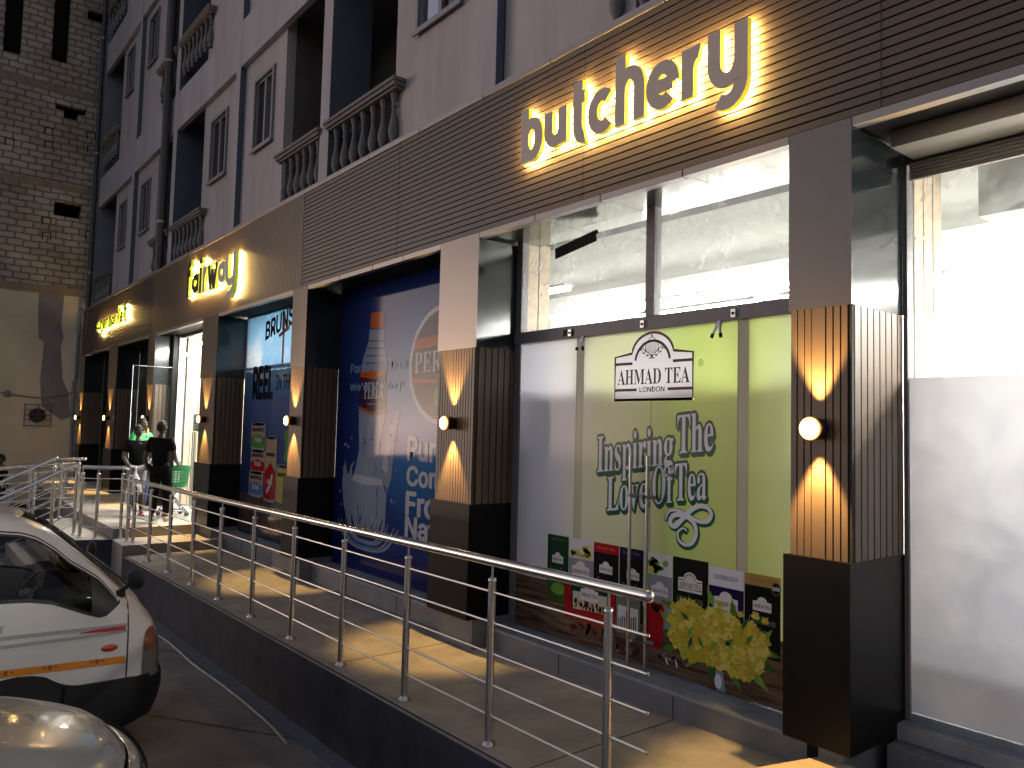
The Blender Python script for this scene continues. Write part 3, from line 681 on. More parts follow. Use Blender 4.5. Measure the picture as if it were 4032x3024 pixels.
def tea_logo(a, cx, z0, w, L, big=False):
    """arched plate: w wide, standing on z0"""
    h = w*.45; r = w*.27; base = h*.98
    def outline(g):
        P = [(cx-w/2-g, z0-g), (cx+w/2+g, z0-g), (cx+w/2+g, z0+base+g)]
        for i in range(17):
            t = math.radians(8)+(PI-2*math.radians(8))*i/16; P.append((cx+(r+g)*math.cos(t), z0+base+g*.3+(h*.52+g)*math.sin(t)*.96))
        P.append((cx-w/2-g, z0+base+g)); return P
    a.poly(outline(0), L+1, p_white)
    if big:
        Q = outline(.002); a.stroke(Q+[Q[0], Q[1]], .02, L+2, p_brown, 1)
    if w > .2:
        t = w*.028
        a.rect(cx-w/2+.003, cx-r*.97, z0+base-w*.085, z0+base-w*.085+t, L+2, p_brown); a.rect(cx+r*.97, cx+w/2-.003, z0+base-w*.085, z0+base-w*.085+t, L+2, p_brown)
        a.ring(cx, z0+base-w*.07, r*.88, h*.52*.98, t, L+2, p_brown, 28, .12, PI-.12)
        a.rect(cx-w/2+.003, cx-w*.2, z0+w*.085, z0+w*.085+t, L+2, p_brown); a.rect(cx+w*.2, cx+w/2-.003, z0+w*.085, z0+w*.085+t, L+2, p_brown)
    a.text('AHMAD TEA', cx-w*.465, cx+w*.465, z0+w*.155, z0+w*.31, L+2, p_brown, 'serif')
    if w > .2: a.text('LONDON', cx-w*.16, cx+w*.16, z0+w*.075, z0+w*.125, L+2, p_brown, bold=.02)
    if big:   # the engraved tea urn with sprigs
        u = cx-.005; z = z0+base-.045; m = p_brown
        a.stroke([(u-.065, z+.14), (u-.06, z+.09), (u-.03, z+.06), (u, z+.05), (u+.03, z+.06), (u+.06, z+.09), (u+.065, z+.14)], .006, L+2, m)
        a.stroke([(u-.065, z+.14), (u-.02, z+.155), (u+.02, z+.155), (u+.065, z+.14)], .005, L+2, m)
        a.stroke([(u-.045, z+.152), (u-.02, z+.178), (u, z+.185), (u+.02, z+.178), (u+.045, z+.152)], .005, L+2, m); a.ell2(u, z+.197, .008, .01, L+2, m, 10)
        for q in range(-4, 5): a.stroke([(u+q*.013, z+.138), (u+q*.012, z+.10), (u+q*.007, z+.062)], .0032, L+2, m, 3)
        for s in (-1, 1):
            a.stroke([(u+s*.065, z+.135), (u+s*.092, z+.14), (u+s*.085, z+.105), (u+s*.055, z+.085)], .006, L+2, m)
            a.stroke([(u+s*.02, z+.045), (u+s*.07, z+.06), (u+s*.12, z+.11)], .004, L+2, m)
            for q in range(5): a.ell2(u+s*(.045+q*.019), z+.055+q*.012+(.012 if q % 2 else -.012), .015, .005, L+2, m, 8, rot=s*.7 if q % 2 else -s*.1)
        a.rect(u-.012, u+.012, z+.03, z+.05, L+2, m); a.rect(u-.03, u+.03, z+.02, z+.028, L+2, m)
a = Art(GY-.003)
lx, lw_, lz = -1.618, .765, 2.80       # the base print stops at the logo plate, which is its own single layer
def logo_top(x):
    h = lw_*.45; r_ = lw_*.27+.008; u = (x-lx)/r_
    return lz+h*.98+.008+(max(0, h*.52*.96*math.sqrt(max(0, 1-u*u))) if abs(u) < 1 else 0)
xs_ = [lx-lw_/2-.008+(lw_+.016)*i/40 for i in range(41)]
a.rect(-3.188, xs_[0], .80, 3.335, 0, p_tea); a.rect(xs_[-1], -.195, .80, 3.335, 0, p_tea); a.rect(xs_[0], xs_[-1], .80, lz-.008, 0, p_tea)
for x_a, x_b in zip(xs_, xs_[1:]): a.poly([(x_a, min(3.334, logo_top(x_a))), (x_b, min(3.334, logo_top(x_b))), (x_b, 3.335), (x_a, 3.335)], 0, p_tea)
a.poly([(-3.188, .80), (-.195, .80), (-.195, 1.30), (-.52, 1.235), (-1.0, 1.22), (-2.75, 1.25), (-3.188, 1.246)], 1, p_wood)
p_jamb = fm('jamb', (.50, .48, .34), .08)
for jx in (-2.445, -.85): a.rect(jx, jx+.085, .80, 3.335, .5, p_jamb); a.rect(jx-.006, jx, .80, 3.335, .6, p_dim)
a.rect(-1.626, -1.620, .80, 2.79, 1.6, p_dim)
tea_logo(a, -1.618, 2.80, .765, 2, True)
a.ring(-1.165, 3.055, .022, .026, .004, 2, p_brown, 18); a.text('R', -1.172, -1.157, 3.043, 3.068, 2, p_brown)
def slogan(t, x0, x1, z0, z1, slope, fitz=None):
    a.text(t, x0+.012, x1+.012, z0-.018, z1-.018, 2, p_dgreen, 'serif', .05, slope, fitz); a.text(t, x0, x1, z0, z1, 3, p_dgreen, 'serif', .06, slope, fitz)
    a.text(t, x0, x1, z0, z1, 4, p_lilac, 'serif', 0., slope, fitz)
slogan('Inspiring', -2.185, -1.405, 2.125, 2.505, .135); slogan('The', -1.37, -1.05, 2.39, 2.675, .11)
slogan('Love', -2.07, -1.645, 1.905, 2.18, .16); slogan('Of', -1.60, -1.395, 2.005, 2.29, .13); slogan('Tea', -1.385, -1.105, 2.045, 2.32, .13)
SW = [[(-1.47, 1.905), (-1.44, 1.965), (-1.37, 1.985), (-1.28, 1.965), (-1.17, 1.925), (-1.09, 1.935), (-1.062, 1.985), (-1.09, 2.03), (-1.16, 2.035), (-1.24, 1.995), (-1.32, 1.92), (-1.38, 1.868), (-1.425, 1.885), (-1.415, 1.93), (-1.36, 1.955), (-1.27, 1.945), (-1.205, 1.90), (-1.19, 1.83), (-1.225, 1.765), (-1.29, 1.745), (-1.345, 1.775), (-1.35, 1.83), (-1.305, 1.862), (-1.27, 1.845)]]
for s_ in SW:
    for q, (i0, i1) in enumerate(((0, 8), (7, 14), (13, len(s_)))): a.stroke([(x+.008, z-.012) for x, z in s_[i0:i1]], .05, 2+.3*q, p_dgreen)
    n_ = len(s_)
    for q, (i0, i1) in enumerate(((0, 8), (7, 14), (13, n_))):
        a.stroke(s_[i0:i1], lambda t, i0=i0, i1=i1: .036*(.3+.7*math.sin(PI*min(1, (i0+(i1-1-i0)*t)/(n_-1)+.02))), 4+.3*q, p_lilac)
# tea boxes in a row, red caddy in front
BX = [(-2.768, -2.503, p_bgreen, p_bgreen, 'GREEN TEA', 'Green Tea'), (-2.500, -2.207, p_grey, p_white, '', ''), (-2.205, -1.93, p_blk, p_red, 'BLACK TEA', 'Cinnamon'), (-1.922, -1.677, p_blk, p_navy, 'BLACK TEA', 'Evening Tea'),
      (-1.63, -1.40, p_grey, p_white, '', ''), (-1.394, -1.083, p_blk, p_blk, '', 'CEYLON'), (-1.077, -.795, p_navy, p_lilac, 'FLAVOURED BLACK TEA', 'DECAFFEINATED'), (-.788, -.522, p_blk, p_gold, 'BLACK TEA', 'Cardamom')]
for i, (x0, x1, body, top, t1, t2) in enumerate(BX):
    zt = 1.65-.02*(i > 5); w = x1-x0; tall = .075 if i not in (1, 4, 6) else (.13 if i == 6 else .16)
    a.rect(x0, x1, 1.1, zt, 2, body); a.rect(x0, x1, zt-tall, zt, 3, top)
    if t1: a.text(t1, x0+w*.16, x1-w*.16, zt-tall*.62, zt-tall*.38, 4, p_dim if i != 2 else p_gold, bold=.01)
    lw = w*(.52 if i in (0, 2, 3, 7) else .68); lz = zt-(.235 if i not in (1, 4, 6) else .31 if i != 6 else .285)
    tea_logo(a, (x0+x1)/2+(.02 if i == 3 else 0), lz, lw, 4)
    if t2: a.text(t2, x0+w*.13, x1-w*.13, lz-.085, lz-.035, 4, p_dim if i != 6 else p_white, 'serif' if i != 6 else 'sans')
    if i == 7: a.text('Tea', x0+w*.38, x1-w*.38, lz-.15, lz-.105, 4, p_dim, 'serif')
    if i in (1, 4):
        random.seed(i)
        for k in range(14): a.ell2(x0+w*random.uniform(.12, .88), zt-.05-random.uniform(0, .09), random.uniform(.02, .038), random.uniform(.015, .03), 4, random.choice(p_yel[1:3]+[p_cream] if i == 1 else p_leaf[:2]), 12)
        if i == 4: a.ell2(x0+.03, zt-.13, .028, .03, 5, p_yel[0], 14)
        else: a.ell2(x1-.07, zt-.13, .025, .014, 5, p_leaf[0], 12)
a.ell2(-.553, 1.556, .035, .042, 4, p_dim, 20); a.ell2(-.553, 1.556, .031, .037, 5, p_blk, 20); a.text('taste', -.58, -.527, 1.545, 1.572, 6, p_white, bold=.03)
a.rect(-2.76, -2.505, 1.10, 1.30, 6, p_leaf[2]); a.ell2(-2.62, 1.2, .09, .05, 7, p_leaf[1])
a.poly([(-2.545, 1.27), (-1.96, 1.29), (-1.955, .985), (-2.54, .99)], 7, p_red); a.poly([(-2.475, 1.285), (-2.04, 1.31), (-2.04, 1.10), (-2.45, 1.09)], 8, p_bgreen); a.poly([(-2.44, 1.22), (-2.05, 1.235), (-2.05, 1.10), (-2.43, 1.075)], 9, p_cream)
tea_logo(a, -2.245, 1.165, .2, 10)
random.seed(11)
for k in range(40): a.rect(*(lambda x, z, w, h: (x, x+w, z, z+h))(random.uniform(-2.42, -2.08), random.uniform(1.085, 1.13), random.uniform(.008, .03), random.uniform(.01, .05)), 10, random.choice([p_brown, p_dred, p_gold]))
a.rect(-1.95, -1.70, .99, 1.33, 6, p_dim); a.rect(-1.93, -1.72, 1.02, 1.2, 7, p_white)
for k in range(10): a.rect(-1.92+k*.019, -1.91+k*.019, 1.04, 1.04+random.uniform(.05, .14), 8, p_brown)
a.poly([(-1.66, 1.27), (-1.60, 1.29), (-1.485, 1.285), (-1.47, 1.25), (-1.485, .97), (-1.52, .955), (-1.66, .945)], 7, p_red); a.poly([(-1.66, 1.2), (-1.62, 1.27), (-1.62, .955), (-1.66, .945)], 8, p_dred); a.poly([(-1.60, 1.275), (-1.49, 1.27), (-1.53, 1.21), (-1.58, 1.23)], 8, p_blk)
for k in range(26): a.ell2(random.uniform(-2.45, -1.72), random.uniform(.87, .97), random.uniform(.015, .05), random.uniform(.01, .03), 8, random.choice([p_brown, p_dim, p_cream, p_dred, p_wood]), 9, rot=random.random()*3)
for k in range(7): a.ell2(-1.50+k*.03, .905+.02*math.sin(k*2.1), .03, .008, 8, random.choice([p_white, p_grey, p_blk]), 9, rot=k)
# yellow blossom
fl = [(-1.40, 1.27), (-1.30, 1.36), (-1.2, 1.36), (-1.09, 1.31), (-.99, 1.36), (-.9, 1.33), (-.82, 1.28), (-.72, 1.31), (-.62, 1.24), (-.60, 1.13), (-.66, 1.02), (-.74, .96), (-.87, .93), (-1.0, .97), (-1.15, .95), (-1.28, .96), (-1.40, 1.06)]
for k in range(15):
    t = 2*PI*k/15; r_ = random.uniform(.85, 1.1); cx, cz = -1.0+.46*r_*math.cos(t), 1.14+.24*r_*math.sin(t); an = t+random.uniform(-.5, .5); ln = random.uniform(.07, .12)
    ca, sa = math.cos(an), math.sin(an); w_ = .03
    a.poly([(cx-ca*ln*.5, cz-sa*ln*.5), (cx-sa*w_, cz+ca*w_), (cx+ca*ln, cz+sa*ln), (cx+sa*w_, cz-ca*w_)], 8+k % 2, p_leaf[k % 3])
a.poly(fl, 10, p_yel[3])
for k in range(330):
    while True:
        x, z = random.uniform(-1.42, -.58), random.uniform(.93, 1.39)
        ins = False
        for i in range(len(fl)):
            (x1, z1), (x2, z2) = fl[i], fl[i-1]
            if (z1 > z) != (z2 > z) and x < (x2-x1)*(z-z1)/(z2-z1)+x1: ins = not ins
        if ins or random.random() < .04: break
    r_ = random.uniform(.018, .042); n = 9; ph = random.random()*6
    a.poly([(x+r_*(1+.35*math.sin(5*t+ph))*math.cos(t), z+.85*r_*(1+.35*math.cos(4*t+ph))*math.sin(t)) for t in [2*PI*q/14 for q in range(14)]], 11+k*.02, random.choice(p_yel))
    if k % 6 == 0: a.ell2(x, z, .008, .010, 18.5, p_gold, 8)
for k in range(9):
    x, z = random.uniform(-1.3, -.7), random.uniform(1.0, 1.3); an = random.random()*6; ca, sa = math.cos(an), math.sin(an)
    a.poly([(x-ca*.05, z-sa*.05), (x-sa*.018, z+ca*.018), (x+ca*.05, z+sa*.05), (x+sa*.018, z-ca*.018)], 19, p_leaf[k % 3])
a.poly([(-1.02, .93), (-.95, .93), (-.93, .80), (-1.0, .80)], 9, p_grey); a.ell2(-.99, .86, .03, .05, 10, p_lilac, 12)
o = a.build('window_poster'); tag(o, 'green tea advert film with tea boxes and yellow blossom, beside the brightest window', 'poster')

# water poster --------------------------------------------------------------
WG = dict(t=0., g=1.5)
w = lambda nm, c: film('water print '+nm, tuple(q*.62 for q in c), .02, .5, .05)
w_bg = film('water film', (.02, .04, .2), .02, .5, .05, watercol)
w_bottle = w('bottle', (.34, .38, .50)); w_bd = w('bottle shade', (.16, .19, .32)); w_hi = w('bottle light', (.58, .6, .66)); w_lab = w('label', (.07, .02, .07)); w_or = w('orange', (.62, .12, .015)); w_wh = w('white', (.72, .70, .72)); w_lb = w('pale blue', (.24, .46, .62)); w_mid = w('mid blue', (.06, .16, .42)); w_deep = w('deep', (.02, .03, .16)); w_gr = w('green', (.2, .4, .15))
a = Art(GY+.008)
a.rect(-6.942, -3.892, .80, 4.30, 0, w_bg)
a.poly([(-6.93, .81), (-3.9, .81), (-3.9, 1.05), (-5.2, 1.12), (-6.0, .95), (-6.93, 1.0)], 1, w_deep)
a.poly([(-6.115, 3.93), (-6.125, 3.745), (-5.79, 3.71), (-5.812, 3.92)], 3, w_or)
a.poly([(-6.14, 3.73), (-5.785, 3.70), (-5.79, 3.57), (-5.70, 3.32), (-5.68, 3.20), (-6.33, 3.22), (-6.29, 3.36), (-6.16, 3.58)], 2, w_bottle)
for k in range(4): a.poly([(-6.15-.03*k, 3.60-.09*k), (-5.79+.03*k, 3.57-.09*k), (-5.78+.03*k, 3.555-.09*k), (-6.15-.03*k, 3.575-.09*k)], 3, w_bd)
a.poly([(-6.34, 3.24), (-5.70, 3.21), (-5.675, 2.71), (-6.0, 2.68), (-6.345, 2.76)], 3, w_lab)
a.poly([(-6.34, 3.24), (-5.70, 3.21), (-5.70, 3.16), (-6.0, 3.11), (-6.34, 3.15)], 4, w_or); a.poly([(-6.345, 2.79), (-6.0, 2.715), (-5.675, 2.745), (-5.675, 2.715), (-6.0, 2.68), (-6.345, 2.755)], 4, w_or)
a.text('PERLA', -6.22, -5.755, 2.875, 3.08, 5, w_wh, 'serif'); a.text('MINERAL WATER', -6.13, -5.85, 2.80, 2.825, 5, w_wh)
a.poly([(-6.345, 2.75), (-6.0, 2.675), (-5.675, 2.71), (-5.74, 2.5), (-5.82, 2.26), (-5.72, 1.94), (-5.60, 1.74), (-5.61, 1.35), (-5.75, 1.26), (-6.08, 1.22), (-6.38, 1.27), (-6.46, 1.46), (-6.48, 1.81), (-6.38, 2.02), (-6.30, 2.25), (-6.33, 2.5)], 2, w_bottle)
random.seed(21)
for k in range(46):
    x = random.uniform(-6.42, -5.66); z = random.uniform(1.28, 2.6); l_ = random.uniform(.05, .26); sx = random.uniform(-.12, .12)
    if 2.0 < z < 2.62 and (x < -6.28 or x > -5.84): continue
    a.stroke([(x, z), (x+sx, z+l_*.4), (x+sx*.3, z+l_)], lambda t, q=random.uniform(.006, .03): q*math.sin(PI*min(1, max(.02, t))), 3+k % 3, [w_bd, w_hi, w_mid, w_bottle][k % 4], 5)
a.poly([(-6.42, 1.95), (-5.72, 1.92), (-5.66, 1.86), (-6.1, 1.83), (-6.47, 1.87)], 6, w_hi)
# splash up both sides and the ring of water at the foot
a.poly([(-6.40, 2.12), (-6.47, 2.02), (-6.46, 1.75), (-6.43, 1.4), (-6.38, 1.25), (-6.55, 1.35), (-6.66, 1.55), (-6.72, 1.80), (-6.70, 1.98), (-6.66, 2.12), (-6.62, 2.0), (-6.55, 1.92), (-6.50, 2.05)], 3, w_bottle)
a.poly([(-5.35, 2.73), (-5.40, 2.55), (-5.47, 2.2), (-5.50, 1.95), (-5.58, 1.80), (-5.72, 1.93), (-5.80, 2.2), (-5.68, 2.4), (-5.56, 2.55), (-5.45, 2.72)], 3, w_bottle)
a.poly([(-5.42, 2.68), (-5.52, 2.35), (-5.6, 2.0), (-5.72, 2.05), (-5.66, 2.3), (-5.52, 2.5)], 4, w_hi)
for k in range(30):
    s_ = random.choice((0, 1)); x = random.uniform(-6.78, -6.5) if s_ == 0 else random.uniform(-5.62, -5.33); z = random.uniform(1.5, 2.7)
    a.ell2(x, z, random.uniform(.005, .018), random.uniform(.008, .04), 4, random.choice([w_hi, w_bottle]), 8, rot=random.random())
for k in range(9):
    f = 1-.06*k; a.stroke([(-6.80*f-6.05*(1-f), 1.36+.01*k), (-6.55*f-6.05*(1-f), 1.14+.012*k), (-6.1, 1.08+.016*k), (-5.6*f-6.05*(1-f), 1.13+.012*k), (-5.30*f-6.05*(1-f), 1.38+.01*k)], lambda t, q=random.uniform(.012, .045): q*(.3+math.sin(PI*t)), 5+k*.4, [w_bottle, w_mid, w_hi, w_deep, w_mid][k % 5], 6)
a.ell2(-4.50, 3.22, .69, .65, 3, w_wh, 48); a.ell2(-4.50, 3.22, .635, .595, 4, w_lab, 48)
a.poly([(-5.10, 3.40), (-3.92, 3.46), (-3.92, 3.56), (-5.06, 3.52)], 5, w_or); a.poly([(-5.12, 3.04), (-3.92, 3.0), (-3.92, 3.05), (-5.12, 3.075)], 5, w_or)
a.text('PERLA', -5.07, -4.17, 3.145, 3.375, 6, w_wh, 'serif'); a.text('MINERAL WATER', -4.905, -4.25, 3.092, 3.128, 6, w_wh)
a.ell2(-4.60, 2.87, .07, .11, 6, w_gr, 16)
a.text('Pardon the Dust', -6.60, -5.21, 3.205, 3.32, 7, w_lb, bold=.02, fitz='Pard'); a.text("We're Moving!", -6.60, -5.31, 2.96, 3.075, 7, w_lb, bold=.02)
for t, z0, z1, x1, fz in (('Purity', 2.185, 2.435, -4.18, 'P'), ('Comes', 1.90, 2.11, -4.05, 'C'), ('From', 1.58, 1.825, -4.2, 'F'), ('Nature', 1.34, 1.555, -4.0, 'N')): a.text(t, -5.145, x1, z0, z1, 7, w_wh, bold=.04, fitz=fz)
o = a.build('window_poster'); tag(o, 'dark blue mineral water advert film showing a bottle standing in a splash', 'poster')

# tinned fish poster -------------------------------------------------------
s = lambda nm, c: film('tin print '+nm, c, .42, .9, .08)
s_bg = film('tin film', (.3, .5, .8), .55, .9, .08, skycol); s_blk = s('black', (.01, .012, .03)); s_tan = s('tan', (.55, .38, .27)); s_red = s('red', (.5, .02, .02)); s_gr = s('green', (.12, .36, .08)); s_yel = s('yellow', (.66, .48, .08)); s_wh = s('white', (.75, .75, .75)); s_blu = s('blue', (.12, .25, .45)); s_wood = s('wood', (.13, .09, .09)); s_met = s('metal', (.45, .45, .48)); s_crane = s('crane', (.35, .08, .05))
a = Art(GY+.008)
a.rect(-10.373, -7.392, .80, 4.30, 0, s_bg); a.rect(-10.34, -7.40, .84, 1.44, 1, s_wood)
for k in range(8): a.poly([(-10.3+k*.4, .84), (-10.28+k*.4, .84), (-10.1+k*.36, 1.44), (-10.12+k*.36, 1.44)], 2, s_blk)
a.text('BRUNSWICK', -9.53, -7.55, 3.855, 4.13, 2, s_blk, bold=.04, slope=.16); a.text('REEL', -9.97, -9.15, 2.95, 3.42, 2, s_blk, bold=.06); a.text('IN THE', -9.03, -8.42, 3.06, 3.28, 2, s_blk, bold=.02)
a.rect(-8.85, -8.78, 3.44, 4.2, 3, s_crane); a.poly([(-8.98, 3.85), (-8.6, 3.95), (-8.6, 4.02), (-9.02, 3.90)], 3, s_crane)
def tin(x0, x1, z0, z1, mtop, mlow, t, word):
    cx, rx = (x0+x1)/2, (x1-x0)/2; rz_ = .035
    P = [(x0, z1)]+[(cx-rx*math.cos(PI*i/10), z0-rz_*math.sin(PI*i/10)) for i in range(11)]+[(x1, z1)]
    a.poly(P, t, s_met); Q = [(p[0]*.99+cx*.01, max(p[1], z0-rz_)+.03) for p in P[1:-1]]
    h = z1-z0; a.poly([(x0+.012, z1-.03)]+[(p[0]*.97+cx*.03, p[1]+.03) for p in P[1:-1]]+[(x1-.012, z1-.03)], t+1, mtop)
    a.poly([(x0+.012, z0+h*.45)]+[(p[0]*.97+cx*.03, p[1]+.03) for p in P[1:-1]]+[(x1-.012, z0+h*.45), (cx, z0+h*.6)], t+2, mlow)
    a.ell2(cx, z1, rx, rz_, t+3, s_met, 20); a.ell2(cx, z1, rx*.88, rz_*.75, t+4, s_blk, 20)
    a.text('BRUNSWICK', x0+.06, x1-.06, z0+h*.70, z0+h*.70+.055, t+5, s_blk, bold=.03); a.text(word, cx-rx*.5, cx+rx*.5, z0+h*.25, z0+h*.25+.07, t+5, s_wh, bold=.03)
tin(-9.96, -9.37, 2.16, 2.53, s_tan, s_gr, 4, 'TUNA'); tin(-9.93, -9.34, 1.80, 2.11, s_tan, s_red, 4, 'TUNA'); tin(-9.97, -9.37, 1.43, 1.77, s_tan, s_blu, 4, 'TUNA')
tin(-9.31, -8.87, 1.40, 2.33, s_tan, s_red, 14, 'MACKEREL'); tin(-8.85, -8.40, 1.42, 1.92, s_yel, s_yel, 14, 'TUNA')
a.stroke([(-9.2, 1.5), (-9.08, 1.62), (-9.0, 1.78)], .06, 20, s_wh)
a.stroke([(-8.55, 2.0), (-8.5, 2.2), (-8.56, 2.45)], .16, 6, s_gr)
a.text('Seafoods of England', -9.5, -8.6, .90, .96, 4, s_wh)
o = a.build('window_poster'); tag(o, 'sea and sky advert film with stacked fish tins beside the entrance', 'poster')
# frosted film ---------------------------------------------------------------
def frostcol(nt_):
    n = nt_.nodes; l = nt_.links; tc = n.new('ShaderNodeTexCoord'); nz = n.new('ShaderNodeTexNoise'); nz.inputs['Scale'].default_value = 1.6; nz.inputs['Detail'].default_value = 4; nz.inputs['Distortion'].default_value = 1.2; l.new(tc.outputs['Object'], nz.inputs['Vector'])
    r = n.new('ShaderNodeValToRGB'); r.color_ramp.elements[0].position = .3; r.color_ramp.elements[1].position = .7; r.color_ramp.elements[0].color = (.52, .52, .59, 1); r.color_ramp.elements[1].color = (.70, .70, .72, 1); l.new(nz.outputs['Fac'], r.inputs[0]); return r.outputs[0]  # mottled colour stands in for wrinkle shadows across the film
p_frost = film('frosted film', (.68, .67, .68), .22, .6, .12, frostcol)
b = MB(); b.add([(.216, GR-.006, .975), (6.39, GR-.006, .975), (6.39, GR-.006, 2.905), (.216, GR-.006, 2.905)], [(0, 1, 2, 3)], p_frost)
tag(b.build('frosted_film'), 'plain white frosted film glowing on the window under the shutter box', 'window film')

# clamps, notice -------------------------------------------------------------
def clamp(x, z, lab):
    r = thing('spring_clamp', (x, GY-.03, z), lab, 'clamp', 'spring clamps holding the tea poster'); y = GY-.035
    b = MB()
    for sgn in (-1, 1): b.tube([(x+sgn*.006, y, z), (x+sgn*.018, y-.02, z-.055), (x+sgn*.034, y-.035, z-.10)], [.013, .011, .008], m_steel, 8)
    b.tube([(x-.012, y-.01, z-.03), (x+.012, y-.01, z-.03)], .011, m_steel2, 8); b.build('jaw', r)
    for sgn in (-1, 1):
        b = MB(); b.tube([(x+sgn*.031, y-.033, z-.09), (x+sgn*.039, y-.038, z-.118)], .0125, m_black, 8); b.build('grip', r)
clamp(-2.348, 3.335, 'steel spring clamp hanging left of the white arched tea logo'); clamp(-.985, 3.335, 'steel spring clamp hanging right of the white arched tea logo')
b = MB(); b.box(-12.92, -12.38, GY-.03, GY-.026, 2.37, 2.69, mat('notice card', (.75, .74, .70), .5)); r = b.build('notice_sign')
tag(r, 'white notice card hung inside the bright entrance doorway', 'notice')
a = Art(GY-.031); m_ink = mat('notice ink', (.03, .03, .03), .6)
for i, t in enumerate(('PLEASE', 'PUSH', 'THE DOOR', 'TO', 'OPEN')):
    hw = .022*len(t)+.03; a.text(t, -12.65-hw, -12.65+hw, 2.615-i*.056, 2.648-i*.056, 0, m_ink, bold=.02)
a.build('lettering', r)

# ================================================================== RAILINGS
def post(b, x, y, z0, h=1.0, r=.025):
    b.tube([(x, y, z0), (x, y, z0+h)], r, m_steel, 12)
    b.lathe((x, y, z0), [(.043, .0), (.043, .014), (.030, .02), (.026, .03)], m_steel2, 12)
    b.lathe((x, y, z0+h), [(.0265, -.012), (.028, -.006), (.026, .008), (.012, .014), (.008, .015)], m_steel2, 12)
    b.tube([(x, y, z0+h+.01), (x, y, z0+h+.115)], .0075, m_steel, 8)
def rail_run(root, P, zf, H=1.13, bars=(.925, .74, .553, .365, .18), ends=(False, False), post_at=None, rr=.030, hz=None):
    """P list of (x, y) along the run; zf(i) floor height; posts at post_at [(x, y)]"""
    for q in post_at:
        b = MB(); post(b, q[0], q[1], q[2], q[3] if len(q) > 3 else 1.0); b.build('post', root)
    b = MB(); T = [(p[0], p[1], hz(p) if hz else zf(p)+H) for p in P]; b.tube(T, rr, m_steel, 14)
    for e, k in zip(ends, (0, -1)):
        if e: b.ell(T[k], (.032, .032, .032), m_steel2, 14, 8)
    b.build('handrail', root)
    for h in bars:
        b = MB(); T = [(p[0], p[1], zf(p)+h) for p in P]; b.tube(T, .0072, m_bar, 8)
        if ends[0]: b.ell(T[0], (.0105, .0105, .0105), m_steel2, 8, 6)
        for q in post_at:     # clip where the bar meets each post
            v = (Vector((P[-1][0], P[-1][1], 0))-Vector((P[0][0], P[0][1], 0))).normalized(); z = zf(q)+h
            b.tube([(q[0]-v.x*.025, q[1]-v.y*.025, z), (q[0]-v.x*.045, q[1]-v.y*.045, z)], .0095, m_steel2, 8)
        b.build('bar', root)
ry = lambda x: -1.085+.002*(x+.5)
r = thing('ramp_railing', (-5, -1.09, .58), 'long stainless steel railing with five bars along the ramp edge', 'railing')
rail_run(r, [(-.29, ry(-.3)), (-10.45, ry(-10.45))], lambda p: rz(p[0]), ends=(True, False), post_at=[(-.56-.99*k, ry(-.56-.99*k), rz(-.56-.99*k)) for k in range(10)]+[(-10.38, ry(-10.38), rz(-10.38))], hz=lambda p: 1.735+.0105*(p[0]+.3))
r = thing('landing_railing', (-10.8, -1.3, .70), 'short stainless railing turning the corner of the entrance landing', 'railing')
rail_run(r, [(-10.40, -1.15), (-10.95, -1.16), (-11.08, -1.48), (-11.30, -1.66)], lambda p: .70, 1.10, ends=(False, False), post_at=[(-10.52, -1.155, .70), (-10.95, -1.16, .70), (-11.08, -1.48, .70), (-11.30, -1.66, .70)])
def stair_rail(x, label, y0=-1.66, ym=-2.02, ye=-2.95, z0=1.83, ze=1.17, ball=True, extra=()):
    r = thing('stair_railing', (x, y0, .7), label, 'railing', 'stair rails')
    sl = (ze-z0)/(ye-y0)
    zf = lambda p: z0-1.12+sl*(p[1]-y0)
    P = [(x, y0), (x, ye)]
    pts = [(x, y0-.02, .70, .98), (x, ye+.12, 0, zf((x, ye+.12))+1.0)]+list(extra)
    rail_run(r, P, zf, 1.12, ends=(ball, True), post_at=pts, hz=lambda p: z0+sl*(p[1]-y0))
stair_rail(-11.68, 'near sloping stair handrail running down behind the white pickup', extra=[(-11.68, -2.0, .18, 1.36)])
stair_rail(-13.80, 'far sloping stair handrail running down behind the near one', extra=[(-13.80, -1.98, .18, 1.36)])
def flat_rail(name, P, z0, H, label, n):
    r = thing(name, (P[0][0], P[0][1], z0(P[0])), label, 'railing', 'far ramp rails')
    (ax, ay), (cx, cy) = P; pa = []
    for i in range(n):
        t = (i+.3)/n; q = (ax+(cx-ax)*t, ay+(cy-ay)*t); pa.append((q[0], q[1], z0(q)))
    rail_run(r, P, z0, H, ends=(True, False), post_at=pa)
flat_rail('far_railing', [(-14.25, -1.12), (-14.25, -1.70)], lambda p: .70, 1.09, 'short level railing with a ball end on the far side of the landing', 2)
flat_rail('far_railing', [(-16.2, -.95), (-16.2, -2.75)], lambda p: .55+.07*(p[1]+.95), 1.07, 'far sloping railing in front of the painted wall', 3)
flat_rail('far_railing', [(-17.9, -.6), (-17.9, -2.8)], lambda p: .42+.06*(p[1]+.6), 1.07, 'farthest railing nearest to the caged fan wall', 3)

